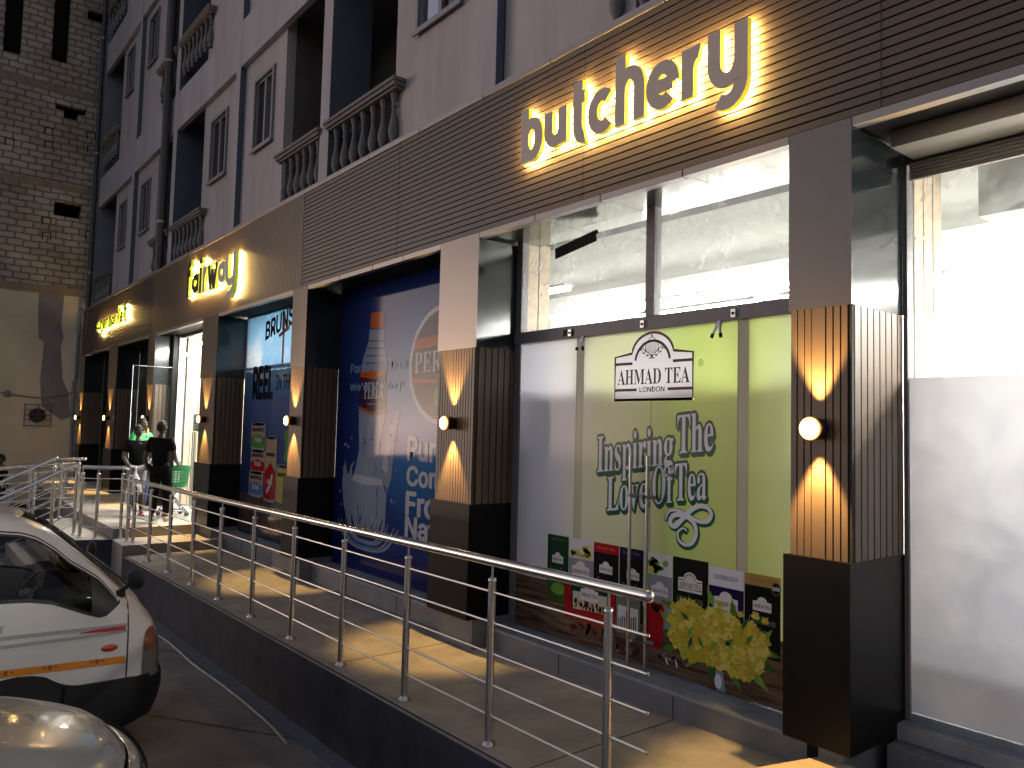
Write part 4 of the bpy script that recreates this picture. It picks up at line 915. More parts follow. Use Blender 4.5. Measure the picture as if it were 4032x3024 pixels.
# ================================================================== APARTMENT BLOCK
m_wall = mat('lilac white render', (.40, .365, .385), .8, var=.2, vscale=1.6, bump=.08, bscale=25, stretch=(1.3, 1, .22))
m_wallp = mat('pinkish render', (.41, .36, .365), .8, var=.22, vscale=1.8, bump=.08, bscale=25, stretch=(1.3, 1, .22))
m_pil = mat('blue grey pilaster paint', (.19, .20, .225), .7, var=.2, vscale=2)
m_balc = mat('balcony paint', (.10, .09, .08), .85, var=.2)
m_conc = mat('cast concrete baluster', (.17, .155, .15), .8, var=.2, vscale=8)
m_alu = mat('window aluminium', (.22, .21, .22), .45, metal=.3)
m_paned = mat('dark pane', (.012, .012, .014), .08, spec=.6)
m_panel = mat('mirroring pane', (.35, .33, .36), .06, metal=.9)
m_pipe = mat('dark drainpipe', (.03, .03, .035), .45)
apt = thing('apartment_building', (-8, 1.5, 5.4), 'pale lilac apartment block with balconies and small windows over the shop', 'building')
F, FW, BD = .10, .19, 1.5
ZT = 20.5
b = MB()
for z0, z1 in ((4.9, 5.70), (8.38, 9.17+.3), (12.17, 13.0+.3), (15.95, 16.8), (19.75, ZT)):
    b.box(-21.33, 8, F, FW-.002, z0, z1-.3 if z1 < 16 and z1 > 6 else z1, m_wall)
b.box(-21.33, 8, FW+.02, 9, 4.9, 5.66, m_wall)
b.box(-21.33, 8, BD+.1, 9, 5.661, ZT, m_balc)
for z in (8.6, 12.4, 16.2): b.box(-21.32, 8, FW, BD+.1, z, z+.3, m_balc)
b.build('wall_band', apt)
b = MB()
PX = [-17.35, -10.27, -3.33, 3.6]
b.box(-21.5, -21.28, F-.01, .9, 4.9, ZT, m_pil)
WALLS = [(-19.48, -17.45), (-17.25, -15.43), (-12.28, -10.37), (-10.17, -8.47), (-5.23, -3.44), (-3.22, -1.6), (1.4, 3.5)]
m_pside = mat('darker pilaster side', (.085, .10, .135), .7, var=.15)  # thin darker plate, on the right-hand side of each pilaster only
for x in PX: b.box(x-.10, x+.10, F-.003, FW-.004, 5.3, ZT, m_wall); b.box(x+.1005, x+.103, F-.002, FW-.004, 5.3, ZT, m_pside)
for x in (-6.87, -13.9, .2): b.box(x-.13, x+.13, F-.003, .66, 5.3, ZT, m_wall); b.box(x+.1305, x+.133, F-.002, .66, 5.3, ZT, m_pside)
pi_ = b.build('pilaster', apt); tag(pi_, 'pale pilasters with darker right sides')
FLO = [5.67, 9.45, 13.23]
WIN = [(0, -18.94, -18.3), (1, -16.77, -16.06), (2, -11.78, -11.0), (3, -9.63, -8.92), (4, -4.74, -3.97), (5, -2.7, -1.95)]
WZ = [6.87, 10.82, 14.7]
def wallholes(b, x0, x1, z0, z1, holes, y, t, m):
    """slab with rectangular openings"""
    xs = sorted({x0, x1}|{h[0] for h in holes}|{h[1] for h in holes}); zs = sorted({z0, z1}|{h[2] for h in holes}|{h[3] for h in holes})
    for a, c in zip(xs, xs[1:]):
        run = None
        for d, e in zip(zs, zs[1:]):
            inside = any(h[0] <= (a+c)/2 <= h[1] and h[2] <= (d+e)/2 <= h[3] for h in holes)
            if not inside: run = (run[0], e) if run else (d, e)
            if (inside or e == zs[-1]) and run: b.box(a, c, y, y+t, run[0], run[1], m); run = None
wl = []
for wi, (x0, x1) in enumerate(WALLS):
    b = MB(); holes = []
    for k, w0, w1 in WIN:
        if k == wi and wi < 6:
            for f in (0, 1, 2): holes.append((w0, w1, WZ[f], WZ[f]+1.07))
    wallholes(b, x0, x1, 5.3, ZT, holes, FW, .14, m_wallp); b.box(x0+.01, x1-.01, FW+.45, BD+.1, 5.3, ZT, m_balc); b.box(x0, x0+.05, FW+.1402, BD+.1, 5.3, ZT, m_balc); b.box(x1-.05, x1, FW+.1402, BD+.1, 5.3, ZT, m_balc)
    b.build('wall_panel', apt)
    for x_0, x_1, z0, z1 in holes:
        fr = MB(); frame_rect(fr, x_0-.05, x_1+.05, z0-.05, z1+.05, FW-.035, FW-.002, .05, m_alu); frame_rect(fr, x_0, x_1, z0, z1, FW+.01, FW+.06, .035, m_alu)
        xm = (x_0+x_1)/2; fr.box(xm-.03, xm+.03, FW+.0, FW+.05, z0+.036, z1-.036, m_alu); fr.box(x_0-.07, x_1+.07, FW-.06, FW-.036, z0-.085, z0-.045, m_alu)
        wo_ = fr.build('window', apt)
        d = (wi % 2 == 0)
        pa = MB(); pa.box(x_0+.036, xm-.03, FW+.03, FW+.035, z0+.036, z1-.036, m_paned if wi == 3 else m_panel if wi == 4 else m_paned); pa.build('pane', wo_)
        pa = MB(); pa.box(xm+.031, x_1-.036, FW+.045, FW+.05, z0+.036, z1-.036, m_panel if wi == 3 else m_paned); pa.build('pane', wo_)
prof = [(.035, 0), (.04, .03), (.03, .06), (.032, .075), (.055, .13), (.062, .18), (.052, .25), (.036, .32), (.026, .40), (.024, .44), (.034, .455), (.034, .47), (.026, .485), (.03, .52), (.042, .56), (.045, .60), (.045, .62)]
def balustrade(x0, x1, z, nb):
    b = MB(); zt = z+.73
    b.box(x0-.06, x1+.06, F-.07, F+.16, zt-.04, zt, m_conc); b.box(x0-.04, x1+.04, F-.05, F+.14, zt-.085, zt-.0405, m_conc); b.box(x0-.02, x1+.02, F-.02, F+.11, zt-.115, zt-.0855, m_conc)
    r = b.build('balustrade', apt)
    for i in range(nb):
        x = x0+(x1-x0)*(i+.5)/nb; q = MB(); q.lathe((x, F+.05, z), prof, m_conc, 8); q.build('baluster', r)
for f, zz in enumerate(FLO):
    for x0, x1, nb in ((-8.34, -7.01, 6), (-6.72, -5.05, 7), (-15.4, -14.05, 6), (-13.76, -11.95, 7), (-21.2, -19.5, 6), (-1.9, .05, 7)):
        if x0 < -16 and f == 2: nb = 5
        balustrade(x0, x1, zz+.0, nb)
for px_, py_ in ((-14.22, F-.10), (-21.40, F-.10)):
    b = MB(); b.tube([(px_, py_, 4.9 if px_ < -20 else 5.62), (px_, py_, ZT)], .085 if px_ > -20 else .06, m_pipe, 12)
    for z in (6.55, 9.9, 13.2, 16.5): b.tube([(px_, py_, z), (px_, py_, z+.05)], .093 if px_ > -20 else .068, m_trim, 12)
    b.build('drainpipe', apt)

# ================================================================== UNFINISHED BLOCK BUILDING AT THE END
def brickmat():
    m = bpy.data.materials.new('grey block masonry'); m.use_nodes = True
    n = m.node_tree.nodes; l = m.node_tree.links; bs = n['Principled BSDF']; bs.inputs['Roughness'].default_value = .9
    tc = n.new('ShaderNodeTexCoord'); sp = n.new('ShaderNodeSeparateXYZ'); l.new(tc.outputs['Object'], sp.inputs[0])
    cb = n.new('ShaderNodeCombineXYZ'); l.new(sp.outputs[1], cb.inputs[0]); l.new(sp.outputs[2], cb.inputs[1])
    nz = n.new('ShaderNodeTexNoise'); nz.inputs['Scale'].default_value = 2.3; nz.inputs['Detail'].default_value = 3; l.new(cb.outputs[0], nz.inputs['Vector'])
    ad = n.new('ShaderNodeVectorMath'); ad.operation = 'MULTIPLY_ADD'; ad.inputs[1].default_value = (.13, .09, 0); l.new(nz.outputs['Color'], ad.inputs[0]); l.new(cb.outputs[0], ad.inputs[2])
    br = n.new('ShaderNodeTexBrick'); br.inputs['Scale'].default_value = 1; br.inputs['Brick Width'].default_value = .39; br.inputs['Row Height'].default_value = .185; br.inputs['Mortar Size'].default_value = .026; br.inputs['Mortar Smooth'].default_value = .25; br.inputs['Bias'].default_value = -.35
    br.inputs['Color1'].default_value = (.44, .43, .41, 1); br.inputs['Color2'].default_value = (.30, .29, .275, 1); br.inputs['Mortar'].default_value = (.19, .175, .155, 1)
    l.new(ad.outputs[0], br.inputs['Vector'])
    n2 = n.new('ShaderNodeTexNoise'); n2.inputs['Scale'].default_value = .8; n2.inputs['Detail'].default_value = 7; l.new(cb.outputs[0], n2.inputs['Vector'])
    r = n.new('ShaderNodeValToRGB'); r.color_ramp.elements[0].position = .3; r.color_ramp.elements[0].color = (.55, .5, .44, 1); r.color_ramp.elements[1].position = .7; r.color_ramp.elements[1].color = (1.05, 1, .96, 1); l.new(n2.outputs['Fac'], r.inputs[0])
    mx = n.new('ShaderNodeMix'); mx.data_type = 'RGBA'; mx.blend_type = 'MULTIPLY'; mx.inputs[0].default_value = 1; l.new(br.outputs['Color'], mx.inputs[6]); l.new(r.outputs[0], mx.inputs[7]); l.new(mx.outputs[2], bs.inputs['Base Color'])
    bp = n.new('ShaderNodeBump'); bp.inputs['Strength'].default_value = .8; bp.inputs['Distance'].default_value = .03; bp.invert = True; l.new(br.outputs['Fac'], bp.inputs['Height']); l.new(bp.outputs[0], bs.inputs['Normal'])
    return m
m_brick = brickmat()
m_beam = mat('rough concrete beam', (.24, .195, .15), .9, var=.3, vscale=3, bump=.5, bscale=14)
m_cream = mat('cream wall paint', (.55, .50, .40), .8, var=.16, vscale=1.2, bump=.1)
m_patch = mat('grey purple patch', (.20, .18, .20), .85, var=.2, vscale=2)
m_void = mat('window void', (.014, .010, .008), .9)
bb = thing('block_building', (-24, -3, 0), 'tall unfinished grey block building with cream painted ground floor', 'building')
BX0 = -23.0
holes = [(-2.2, -1.77, 12.75, 17), (-1.03, -.62, 12.87, 15.6), (-.19, .6, 14.4, 14.68), (-.64, -.27, 11.27, 11.66), (-.86, -.64, 11.47, 11.66), (-.27, -.07, 11.47, 11.66), (-.74, -.05, 8.38, 8.80)]
b = MB()
ys = sorted({-9., 3.}|{h[0] for h in holes}|{h[1] for h in holes}); zs = sorted({6.15, 22.}|{h[2] for h in holes}|{h[3] for h in holes})
for y0, y1 in zip(ys, ys[1:]):
    run = None
    for z0, z1 in zip(zs, zs[1:]):
        inside = any(h[0] <= (y0+y1)/2 <= h[1] and h[2] <= (z0+z1)/2 <= h[3] for h in holes)
        if not inside: run = (run[0], z1) if run else (z0, z1)
        if (inside or z1 == zs[-1]) and run: b.box(BX0-.25, BX0, y0, y1, run[0], run[1], m_brick); run = None
b.build('wall', bb)
b = MB(); b.box(BX0-8, BX0-.9, -8.9, 2.9, .1, 22, m_void); b.box(BX0-.9, BX0-.26, -9, -8.9, 0, 22, m_void); b.build('inner_wall', bb)
b = MB(); b.box(BX0-.24, BX0+.02, -9, 3, 11.96, 12.16, m_beam); b.box(BX0-.24, BX0+.02, -9, 3, 9.14, 9.32, m_beam); b.box(BX0-.24, BX0+.03, -9, 3, 6.1, 6.32, m_beam); b.box(BX0-.2, BX0+.01, -.25, .6, 14.681, 14.80, m_beam); b.build('beam', bb)
b = MB(); b.box(BX0-.25, BX0-.001, -9, 3, 0, 6.099, m_cream)
pt = [(-.98, 6.09), (-.35, 6.09), (-.38, 5.2), (-.3, 4.9), (-.36, 4.6), (-.26, 3.66), (-.1, 3.3), (0.0, 2.6), (-.25, 2.5), (-.75, 2.9), (-.82, 3.6), (-.78, 4.7), (-.92, 4.8), (-.96, 5.4)]
b.prism([(BX0-.0005, p[0], p[1]) for p in pt], (.003, 0, 0), m_patch)
b.prism([(BX0-.0005, -.66+.17*math.cos(t)*(1+.2*math.sin(3*t)), 5.28+.12*math.sin(t)) for t in [2*PI*i/16 for i in range(16)]], (.005, 0, 0), m_beam)
b.build('ground_floor_wall', bb)
random.seed(4)
for (y, z) in ((-.99, 10.75), (-.97, 10.35), (.1, 10.9), (.12, 10.5), (-.9, 8.15), (-.88, 7.72), (.2, 7.95), (-1.9, 10.2)):
    w_, h_, b = .085, .10, MB()
    b.prism([(BX0-.1, y-w_-.03, z-h_), (BX0-.1, y-w_, z-h_), (BX0-.1, y-w_, z+h_), (BX0-.1, y+w_, z+h_+.01), (BX0-.1, y+w_, z-h_+.02), (BX0-.1, y+w_+.025, z-h_+.02), (BX0-.1, y+w_+.03, z+h_+.035), (BX0-.1, y-w_-.03, z+h_+.03)], (.103, 0, 0), m_void); b.build('scaffold_hole', bb)
r = thing('caged_fan', (BX0+.1, -.84, 2.6), 'square caged extractor fan fixed to the cream wall', 'fan')
b = MB(); frame = m_pipe
for z in (2.33, 2.5, 2.63, 2.77, 2.92): b.tube([(BX0+.18, -1.16, z), (BX0+.18, -.52, z)], .012, frame, 6)
for y in (-1.16, -.84, -.52): b.tube([(BX0+.18, y, 2.33), (BX0+.18, y, 2.92)], .012, frame, 6)
for y in (-1.16, -.52):
    for z in (2.33, 2.92): b.tube([(BX0, y, z), (BX0+.18, y, z)], .012, frame, 6)
b.build('cage', r)
b = MB(); b.tube([(BX0+.02, -.84, 2.62), (BX0+.13, -.84, 2.62)], .2, m_void, 18); b.build('fan_drum', r)
b = MB()
for k in range(5):
    t = 2*PI*k/5; b.prism([(BX0+.132, -.84, 2.62), (BX0+.132, -.84+.17*math.cos(t), 2.62+.17*math.sin(t)), (BX0+.145, -.84+.17*math.cos(t+.6), 2.62+.17*math.sin(t+.6))], (.004, 0, 0), frame)
b.build('blade', r)
b = MB(); b.tube([(BX0+.1, .06, 5.75), (BX0+.1, .05, 3.7), (BX0+.1, .0, 3.6), (BX0+.1, .05, 1.3)], .045, m_pil, 10)
for z in (1.6, 2.4, 3.2, 4.3, 5.2): b.tube([(BX0+.1, .04, z), (BX0+.1, .04, z+.06)], .06, m_trim, 10)
b.tube([(BX0+.1, .06, 5.75), (BX0+.2, .2, 5.6)], .045, m_pil, 10)
tag(b.build('downpipe'), 'thin grey downpipe on the cream wall beside the fascia end', 'pipe')
b = MB(); b.tube(smooth_line([(BX0+.03, -2.6, 3.35), (BX0+.03, -1.6, 3.2), (BX0+.03, -.85, 3.12), (BX0+.03, -.4, 3.2), (BX0+.03, .05, 3.33)], 6), .022, m_patch, 6)
b.ell((BX0+.04, -1.58, 3.2), (.05, .1, .1), m_patch, 10, 8)
tag(b.build('cable'), 'sagging cable bundle across the cream wall above the fan', 'cable')

# ================================================================== PEOPLE
def skin_geo(V, E, R, sub=2):
    me = bpy.data.meshes.new('t'); me.from_pydata(V, E, []); o = bpy.data.objects.new('t', me); COL.objects.link(o)
    o.modifiers.new('s', 'SKIN'); sk = me.skin_vertices[0].data
    for i, r in enumerate(R): sk[i].radius = r if isinstance(r, tuple) else (r, r); sk[i].use_root = (i == 0)
    if sub: s = o.modifiers.new('d', 'SUBSURF'); s.levels = sub; s.render_levels = sub
    dg = bpy.context.evaluated_depsgraph_get(); m2 = bpy.data.meshes.new_from_object(o.evaluated_get(dg))
    g = ([tuple(v.co) for v in m2.vertices], [tuple(p.vertices) for p in m2.polygons])
    bpy.data.objects.remove(o); bpy.data.meshes.remove(me); bpy.data.meshes.remove(m2); return g
m_skin = mat('dark brown skin', (.075, .038, .024), .5, var=.1, vscale=20)
m_hair = mat('black hair', (.006, .005, .005), .8, bump=.6, bscale=90)
m_eye = mat('eye white', (.55, .52, .48), .3); m_lip = mat('lips', (.10, .035, .03), .5)
m_trous = mat('black trousers', (.007, .007, .008), .85, spec=.1, var=.2, vscale=12, bump=.2, bscale=18)
m_tee = mat('black t-shirt', (.006, .006, .006), .8, spec=.1, var=.2, vscale=9, bump=.3, bscale=10)
m_teeg = mat('green t-shirt', (.05, .50, .13), .75, var=.1, vscale=9, bump=.3, bscale=10)
m_jean = mat('blue jeans', (.03, .05, .13), .85, var=.25, vscale=14)
m_short = mat('pale shorts', (.30, .30, .30), .8, var=.25, vscale=20)
m_shoe = mat('white sneaker', (.5, .48, .44), .6); m_shoe2 = mat('black shoe', (.02, .02, .02), .6); m_sand = mat('pink sandal', (.5, .16, .16), .6)
def person(loc, face, H, J, shirt, legs, shoe, label, hair_r=1.0, bare_leg=False, sleeves=True, extra=None):
    """J: joint overrides in the figure's own frame (x right, y forward, z up, for a height of 1.70)"""
    k = H/1.70; cs, sn = math.cos(face), math.sin(face)
    T = lambda p: Vector((loc[0]+k*(p[0]*cs-p[1]*sn), loc[1]+k*(p[0]*sn+p[1]*cs), loc[2]+k*p[2]))
    D = dict(pel=(0, 0, .93), wst=(0, .005, 1.08), che=(0, .0, 1.27), nck=(0, -.01, 1.43), hd0=(0, .0, 1.50),
             lsh=(-.165, -.01, 1.37), rsh=(.165, -.01, 1.37), lel=(-.22, -.03, 1.09), rel=(.22, -.03, 1.09), lwr=(-.23, .06, .86), rwr=(.23, .06, .86),
             lhp=(-.09, 0, .88), rhp=(.09, 0, .88), lkn=(-.10, .02, .48), rkn=(.10, .02, .48), lan=(-.10, -.02, .09), ran=(.10, -.02, .09), lto=(-.115, .13, .035), rto=(.115, .13, .035))
    look = J.pop('look', 0); D.update(J); N = {q: T(p) for q, p in D.items()}
    r = thing('person', loc, label, 'person')
    def G(names, edges, rad, m, mb, sub=2):
        ix = {n_: i for i, n_ in enumerate(names)}
        v, f = skin_geo([N[n_] for n_ in names], [(ix[a], ix[c]) for a, c in edges], [tuple(q*k for q in (x if isinstance(x, tuple) else (x, x))) for x in rad], sub)
        mb.add(v, f, m, True)
    b = MB()
    names = ['pel', 'wst', 'che', 'nck', 'hd0', 'lsh', 'rsh', 'lel', 'rel', 'lwr', 'rwr', 'lhp', 'rhp', 'lkn', 'rkn', 'lan', 'ran', 'lto', 'rto']
    rad = [(.125, .10), (.12, .09), (.14, .10), .055, .055, .062, .062, .042, .042, .03, .03, .085, .085, .058, .058, .036, .036, .028, .028]
    E = [('pel', 'wst'), ('wst', 'che'), ('che', 'nck'), ('nck', 'hd0'), ('che', 'lsh'), ('che', 'rsh'), ('lsh', 'lel'), ('lel', 'lwr'), ('rsh', 'rel'), ('rel', 'rwr'), ('pel', 'lhp'), ('pel', 'rhp'), ('lhp', 'lkn'), ('rhp', 'rkn'), ('lkn', 'lan'), ('rkn', 'ran'), ('lan', 'lto'), ('ran', 'rto')]
    G(names, E, rad, m_skin, b)
    # head with face, turned by D['look']
    hf = face+look; hc, hs = math.cos(hf), math.sin(hf); hp = N['hd0']+Vector((0, 0, .085*k))
    Rm = Matrix.Rotation(hf, 3, 'Z')
    HP = lambda p: hp+Rm @ (Vector(p)*k)
    vs, fs = [], []
    nu, nv = 18, 14
    for i in range(nv+1):
        a = PI*i/nv
        for q in range(nu):
            t = 2*PI*q/nu; x, y, z = .074*math.sin(a)*math.cos(t), .092*math.sin(a)*math.sin(t), .118*math.cos(a)
            if z < -.03: x *= 1-.9*(-z-.03)*2.2; y = y*(1-.5*(-z-.03)) + (.012 if y > 0 else .02)*min(1, (-z-.03)/.05)
            if y > .05 and -.03 < z < .03 and abs(abs(x)-.032) < .018: y -= .008
            vs.append(HP((x, y, z)))
    for i in range(nv):
        for q in range(nu): fs.append((i*nu+q, (i+1)*nu+q, (i+1)*nu+(q+1) % nu, i*nu+(q+1) % nu))
    b.add(vs, fs, m_skin, True)
    b.ell(HP((0, .096, -.022)), (.017*k, .02*k, .024*k), m_skin, 8, 6, Rm); b.ell(HP((0, .088, -.008)), (.009*k, .014*k, .03*k), m_skin, 8, 6, Rm)
    for s_ in (-1, 1):
        b.ell(HP((s_*.076, -.005, -.012)), (.012*k, .02*k, .032*k), m_skin, 8, 6, Rm)
        b.ell(HP((s_*.031, .078, .004)), (.013*k, .008*k, .007*k), m_eye, 8, 6, Rm); b.ell(HP((s_*.031, .085, .004)), (.005*k, .004*k, .006*k), m_hair, 6, 5, Rm)
        b.ell(HP((s_*.031, .084, .022)), (.018*k, .006*k, .004*k), m_hair, 8, 4, Rm)
    b.ell(HP((0, .088, -.058)), (.025*k, .01*k, .011*k), m_lip, 10, 6, Rm)
    # hands
    for s_, el, wr in ((-1, 'lel', 'lwr'), (1, 'rel', 'rwr')):
        w0 = N[wr]; d = (w0-N[el]).normalized(); fwd = Vector((-sn, cs, 0)); a = d.cross(fwd); a = a.normalized() if a.length > .2 else Vector((cs, sn, 0)); c_ = a.cross(d).normalized()
        pc = w0+d*.045*k; Rp = Matrix((a, c_, d)).transposed()
        b.ell(pc, (.018*k, .040*k, .055*k), m_skin, 10, 8, Rp)
        for q, (o_, ln) in enumerate(((-.028, .068), (-.009, .078), (.010, .073), (.028, .058))):
            p0 = pc+c_*o_*k+d*.045*k; p1 = p0+(d+a*.25*-s_)*ln*.5*k; p2 = p1+(d*.75+a*.7*-s_)*ln*.5*k
            b.tube([p0, p1, p2], [.0095*k, .0085*k, .0065*k], m_skin, 7)
        t0 = pc+c_*.036*k-d*.01*k; b.tube([t0, t0+(c_*.5+d*.7)*.038*k, t0+(c_*.35+d)*.062*k], [.012*k, .010*k, .007*k], m_skin, 7)
    b.build('body', r)
    b = MB(); vs = []; fs = []                         # close cropped hair: a cap over the skull
    for i in range(9):
        a = PI*.60*i/8
        for q in range(nu):
            t = 2*PI*q/nu; lim = .36+.28*(.5-.5*math.sin(t)); aa = a*lim/.60
            rj = 1+random.uniform(-.015, .03)
            vs.append(HP((.081*hair_r*rj*math.sin(aa)*math.cos(t), .098*hair_r*rj*math.sin(aa)*math.sin(t)-.006, .126*hair_r*rj*math.cos(aa))))
    for i in range(8):
        for q in range(nu): fs.append((i*nu+q, (i+1)*nu+q, (i+1)*nu+(q+1) % nu, i*nu+(q+1) % nu))
    b.add(vs, fs, m_hair, True); b.build('hair', r)
    b = MB(); N['lsl'] = N['lsh'].lerp(N['lel'], .72); N['rsl'] = N['rsh'].lerp(N['rel'], .72); N['hem'] = N['pel']+Vector((0, 0, -.10*k)); N['nk2'] = N['nck']+Vector((0, 0, -.03*k))
    G(['hem', 'wst', 'che', 'nk2', 'lsh', 'rsh', 'lsl', 'rsl'], [('hem', 'wst'), ('wst', 'che'), ('che', 'nk2'), ('che', 'lsh'), ('che', 'rsh'), ('lsh', 'lsl'), ('rsh', 'rsl')], [(.165, .13), (.15, .12), (.168, .125), .07, .082, .082, .066, .066], shirt, b); b.build('shirt', r)
    b = MB(); N['lcf'] = N['lkn'].lerp(N['lan'], .92 if not bare_leg else 0.02); N['rcf'] = N['rkn'].lerp(N['ran'], .92 if not bare_leg else 0.02)
    N['lk2'] = N['lhp'].lerp(N['lkn'], .98 if not bare_leg else .6); N['rk2'] = N['rhp'].lerp(N['rkn'], .98 if not bare_leg else .6)
    G(['pel', 'lhp', 'rhp', 'lk2', 'rk2', 'lcf', 'rcf'], [('pel', 'lhp'), ('pel', 'rhp'), ('lhp', 'lk2'), ('rhp', 'rk2'), ('lk2', 'lcf'), ('rk2', 'rcf')], [(.14, .115), .11, .11, .078, .078, .062, .062], legs, b); b.build('trousers', r)
    for an, to in (('lan', 'lto'), ('ran', 'rto')):
        b = MB(); hl = N[an]+(N[an]-N[to]).normalized()*.045*k; hl.z = loc[2]+.035*k
        g0 = hl.copy(); g0.z = loc[2]+.04*k; g1 = N[to].copy(); g1.z = loc[2]+.036*k; g2 = g1+(g1-g0).normalized()*.05*k
        mid = N[an].copy(); mid.z = loc[2]+.055*k
        if bare_leg: b.tube([g0-Vector((0, 0, .028*k)), g1-Vector((0, 0, .026*k)), g2-Vector((0, 0, .026*k))], [.036*k, .042*k, .02*k], shoe, 10)
        else: v, f = skin_geo([mid, g0, g1, g2, N[an]+Vector((0, 0, .0))], [(0, 1), (0, 2), (2, 3), (0, 4)], [(.042*k, .042*k), (.038*k, .036*k), (.043*k, .034*k), (.028*k, .022*k), (.045*k, .045*k)], 2); b.add(v, f, shoe, True)
        b.build('shoe' if not bare_leg else 'sandal', r)
    return r, N
random.seed(9)
# face angle: 0 looks along +y; positive turns towards -x
PZ = .853
r1, N1 = person((-11.62, -.45, PZ), math.radians(48), 1.69, dict(lel=(-.26, -.02, 1.08), lwr=(-.24, .05, .84), rel=(.25, -.02, 1.10), rwr=(.20, .20, .98), lkn=(-.08, .03, .48), rkn=(.12, .06, .49), ran=(.13, .02, .09), rto=(.15, .18, .035), lan=(-.08, -.06, .09), lto=(-.10, .09, .035)), m_tee, m_trous, m_shoe,
                'person in black t-shirt and black trousers seen from behind at the door')
b = MB(); mid = (N1['pel']+Vector((.035, -.145, .03))); b.box(mid.x-.045, mid.x+.045, mid.y-.004, mid.y+.004, mid.z-.018, mid.z+.018, m_shoe); b.build('waistband_tag', r1)
r2_, N2 = person((-12.72, -.56, PZ), math.radians(-95), 1.60, dict(look=math.radians(10), lel=(-.24, .05, 1.08), lwr=(-.14, .20, .94), rel=(.24, .03, 1.10), rwr=(.17, .22, .95), lkn=(-.09, .06, .48), lan=(-.10, .04, .09), lto=(-.11, .19, .035)), m_tee, m_short, m_sand,
                 'person in black top, shorts and pink sandals holding a white carrier bag', hair_r=1.06, bare_leg=True)
r3, N3 = person((-13.32, -.36, PZ), math.radians(-62), 1.74, dict(lel=(-.25, .02, 1.08), lwr=(-.22, .14, .88), rel=(.25, .02, 1.08), rwr=(.22, .14, .88)), m_teeg, m_jean, m_shoe,
                'person in bright green t-shirt facing out behind the other two')
person((-19.6, -1.95, .0), math.radians(200), 1.66, {}, m_tee, m_trous, m_shoe2, 'person in dark clothes standing far behind the stair rails')
# carrier bag
hb = N2['rwr'].lerp(N2['lwr'], .35)+Vector((.05, .02, -.04))
b = MB(); cx, cy, cz = hb.x+.02, hb.y-.02, hb.z-.06
m_bag = mat('white plastic bag', (.70, .66, .68), .45, var=.1, vscale=9, bump=.5, bscale=8)
prof_ = [(.0, .02, 0), (.03, .035, -.05), (.055, .09, -.14), (.07, .13, -.28), (.075, .145, -.40), (.06, .12, -.47), (.0, .0, -.48)]
vs, fs = [], []
random.seed(2)
for i, (rx, ry_, z) in enumerate(prof_):
    for q in range(14):
        t = 2*PI*q/14; j = 1+random.uniform(-.12, .12); vs.append((cx+rx*j*math.cos(t), cy+.8*ry_*j*math.sin(t), cz+.85*z))
for i in range(len(prof_)-1):
    for q in range(14): fs.append((i*14+q, i*14+(q+1) % 14, (i+1)*14+(q+1) % 14, (i+1)*14+q))
b.add(vs, fs, m_bag, True); b.tube(smooth_line([(cx, cy, cz-.02), (cx-.02, cy+.01, cz+.06), (cx-.03, cy+.02, cz+.09)], 4), .012, m_bag, 6)
tag(b.build('carrier_bag'), 'white plastic carrier bag held by the sandalled person', 'bag')
# shopping basket trolley
m_bask = mat('green plastic basket', (.02, .30, .10), .35)
r = thing('basket_trolley', (-12.35, -.02, PZ), 'green round shopping basket on a small wheeled stand by the door', 'basket trolley')
bx, by = -12.35, -.02
b = MB(); n = 28
def rg(z, a_, c_): return [(bx+a_*math.cos(2*PI*i/n), by+c_*math.sin(2*PI*i/n), z) for i in range(n)]
for (z0, z1, s0, s1) in ((1.70, 1.745, 1.0, 1.02), (1.66, 1.70, .97, .98), (1.40, 1.44, .84, .86), (1.37, 1.40, .80, .84)):
    A, B_ = rg(z0, .24*s0, .27*s0), rg(z1, .24*s1, .27*s1); b.add(A+B_, [(i, (i+1) % n, n+(i+1) % n, n+i) for i in range(n)], m_bask, True)
for k in range(6):
    z = 1.45+k*.036; s_ = .87+.02*k; A, B_ = rg(z, .24*s_, .27*s_), rg(z+.018, .24*(s_+.01), .27*(s_+.01)); b.add(A+B_, [(i, (i+1) % n, n+(i+1) % n, n+i) for i in range(n)], m_bask, True)
for i in range(n):
    t = 2*PI*i/n; b.tube([(bx+.235*math.cos(t), by+.265*math.sin(t), 1.69), (bx+.205*math.cos(t), by+.23*math.sin(t), 1.42)], .006, m_bask, 5)
A = rg(1.385, .195, .22); b.add(A, [tuple(range(n))], m_bask); b.build('basket', r)
b = MB()
for dx, dy in ((-.15, -.15), (.15, -.15), (.15, .15), (-.15, .15)): b.tube([(bx-dx*.7, by-dy*.7, 1.37), (bx+dx*1.25, by+dy*1.25, .95)], .013, m_steel2, 8)
b.tube([(bx-.19, by-.19, .95), (bx+.19, by-.19, .95), (bx+.19, by+.19, .95), (bx-.19, by+.19, .95), (bx-.19, by-.19, .95)], .014, m_steel2, 8); b.build('stand', r)
for dx, dy in ((-.19, -.19), (.19, -.19), (.19, .19), (-.19, .19)):
    b = MB(); b.tube([(bx+dx-.012, by+dy, PZ+.04), (bx+dx+.012, by+dy, PZ+.04)], .04, m_frame, 14); b.box(bx+dx-.02, bx+dx+.02, by+dy-.012, by+dy+.012, PZ+.05, .95, m_steel2); b.build('caster', r)
# cartons by the dark bay
m_card = mat('brown cardboard', (.30, .19, .10), .8, var=.15)
b = MB(); b.box(-15.5, -14.9, -.15, .25, PZ, PZ+.38, m_card); b.box(-15.5, -14.9, -.152, -.1505, PZ+.17, PZ+.21, m_beige)
tag(b.build('carton', bevel=.004), 'brown cardboard carton standing at the foot of the dark shop bay', 'carton')

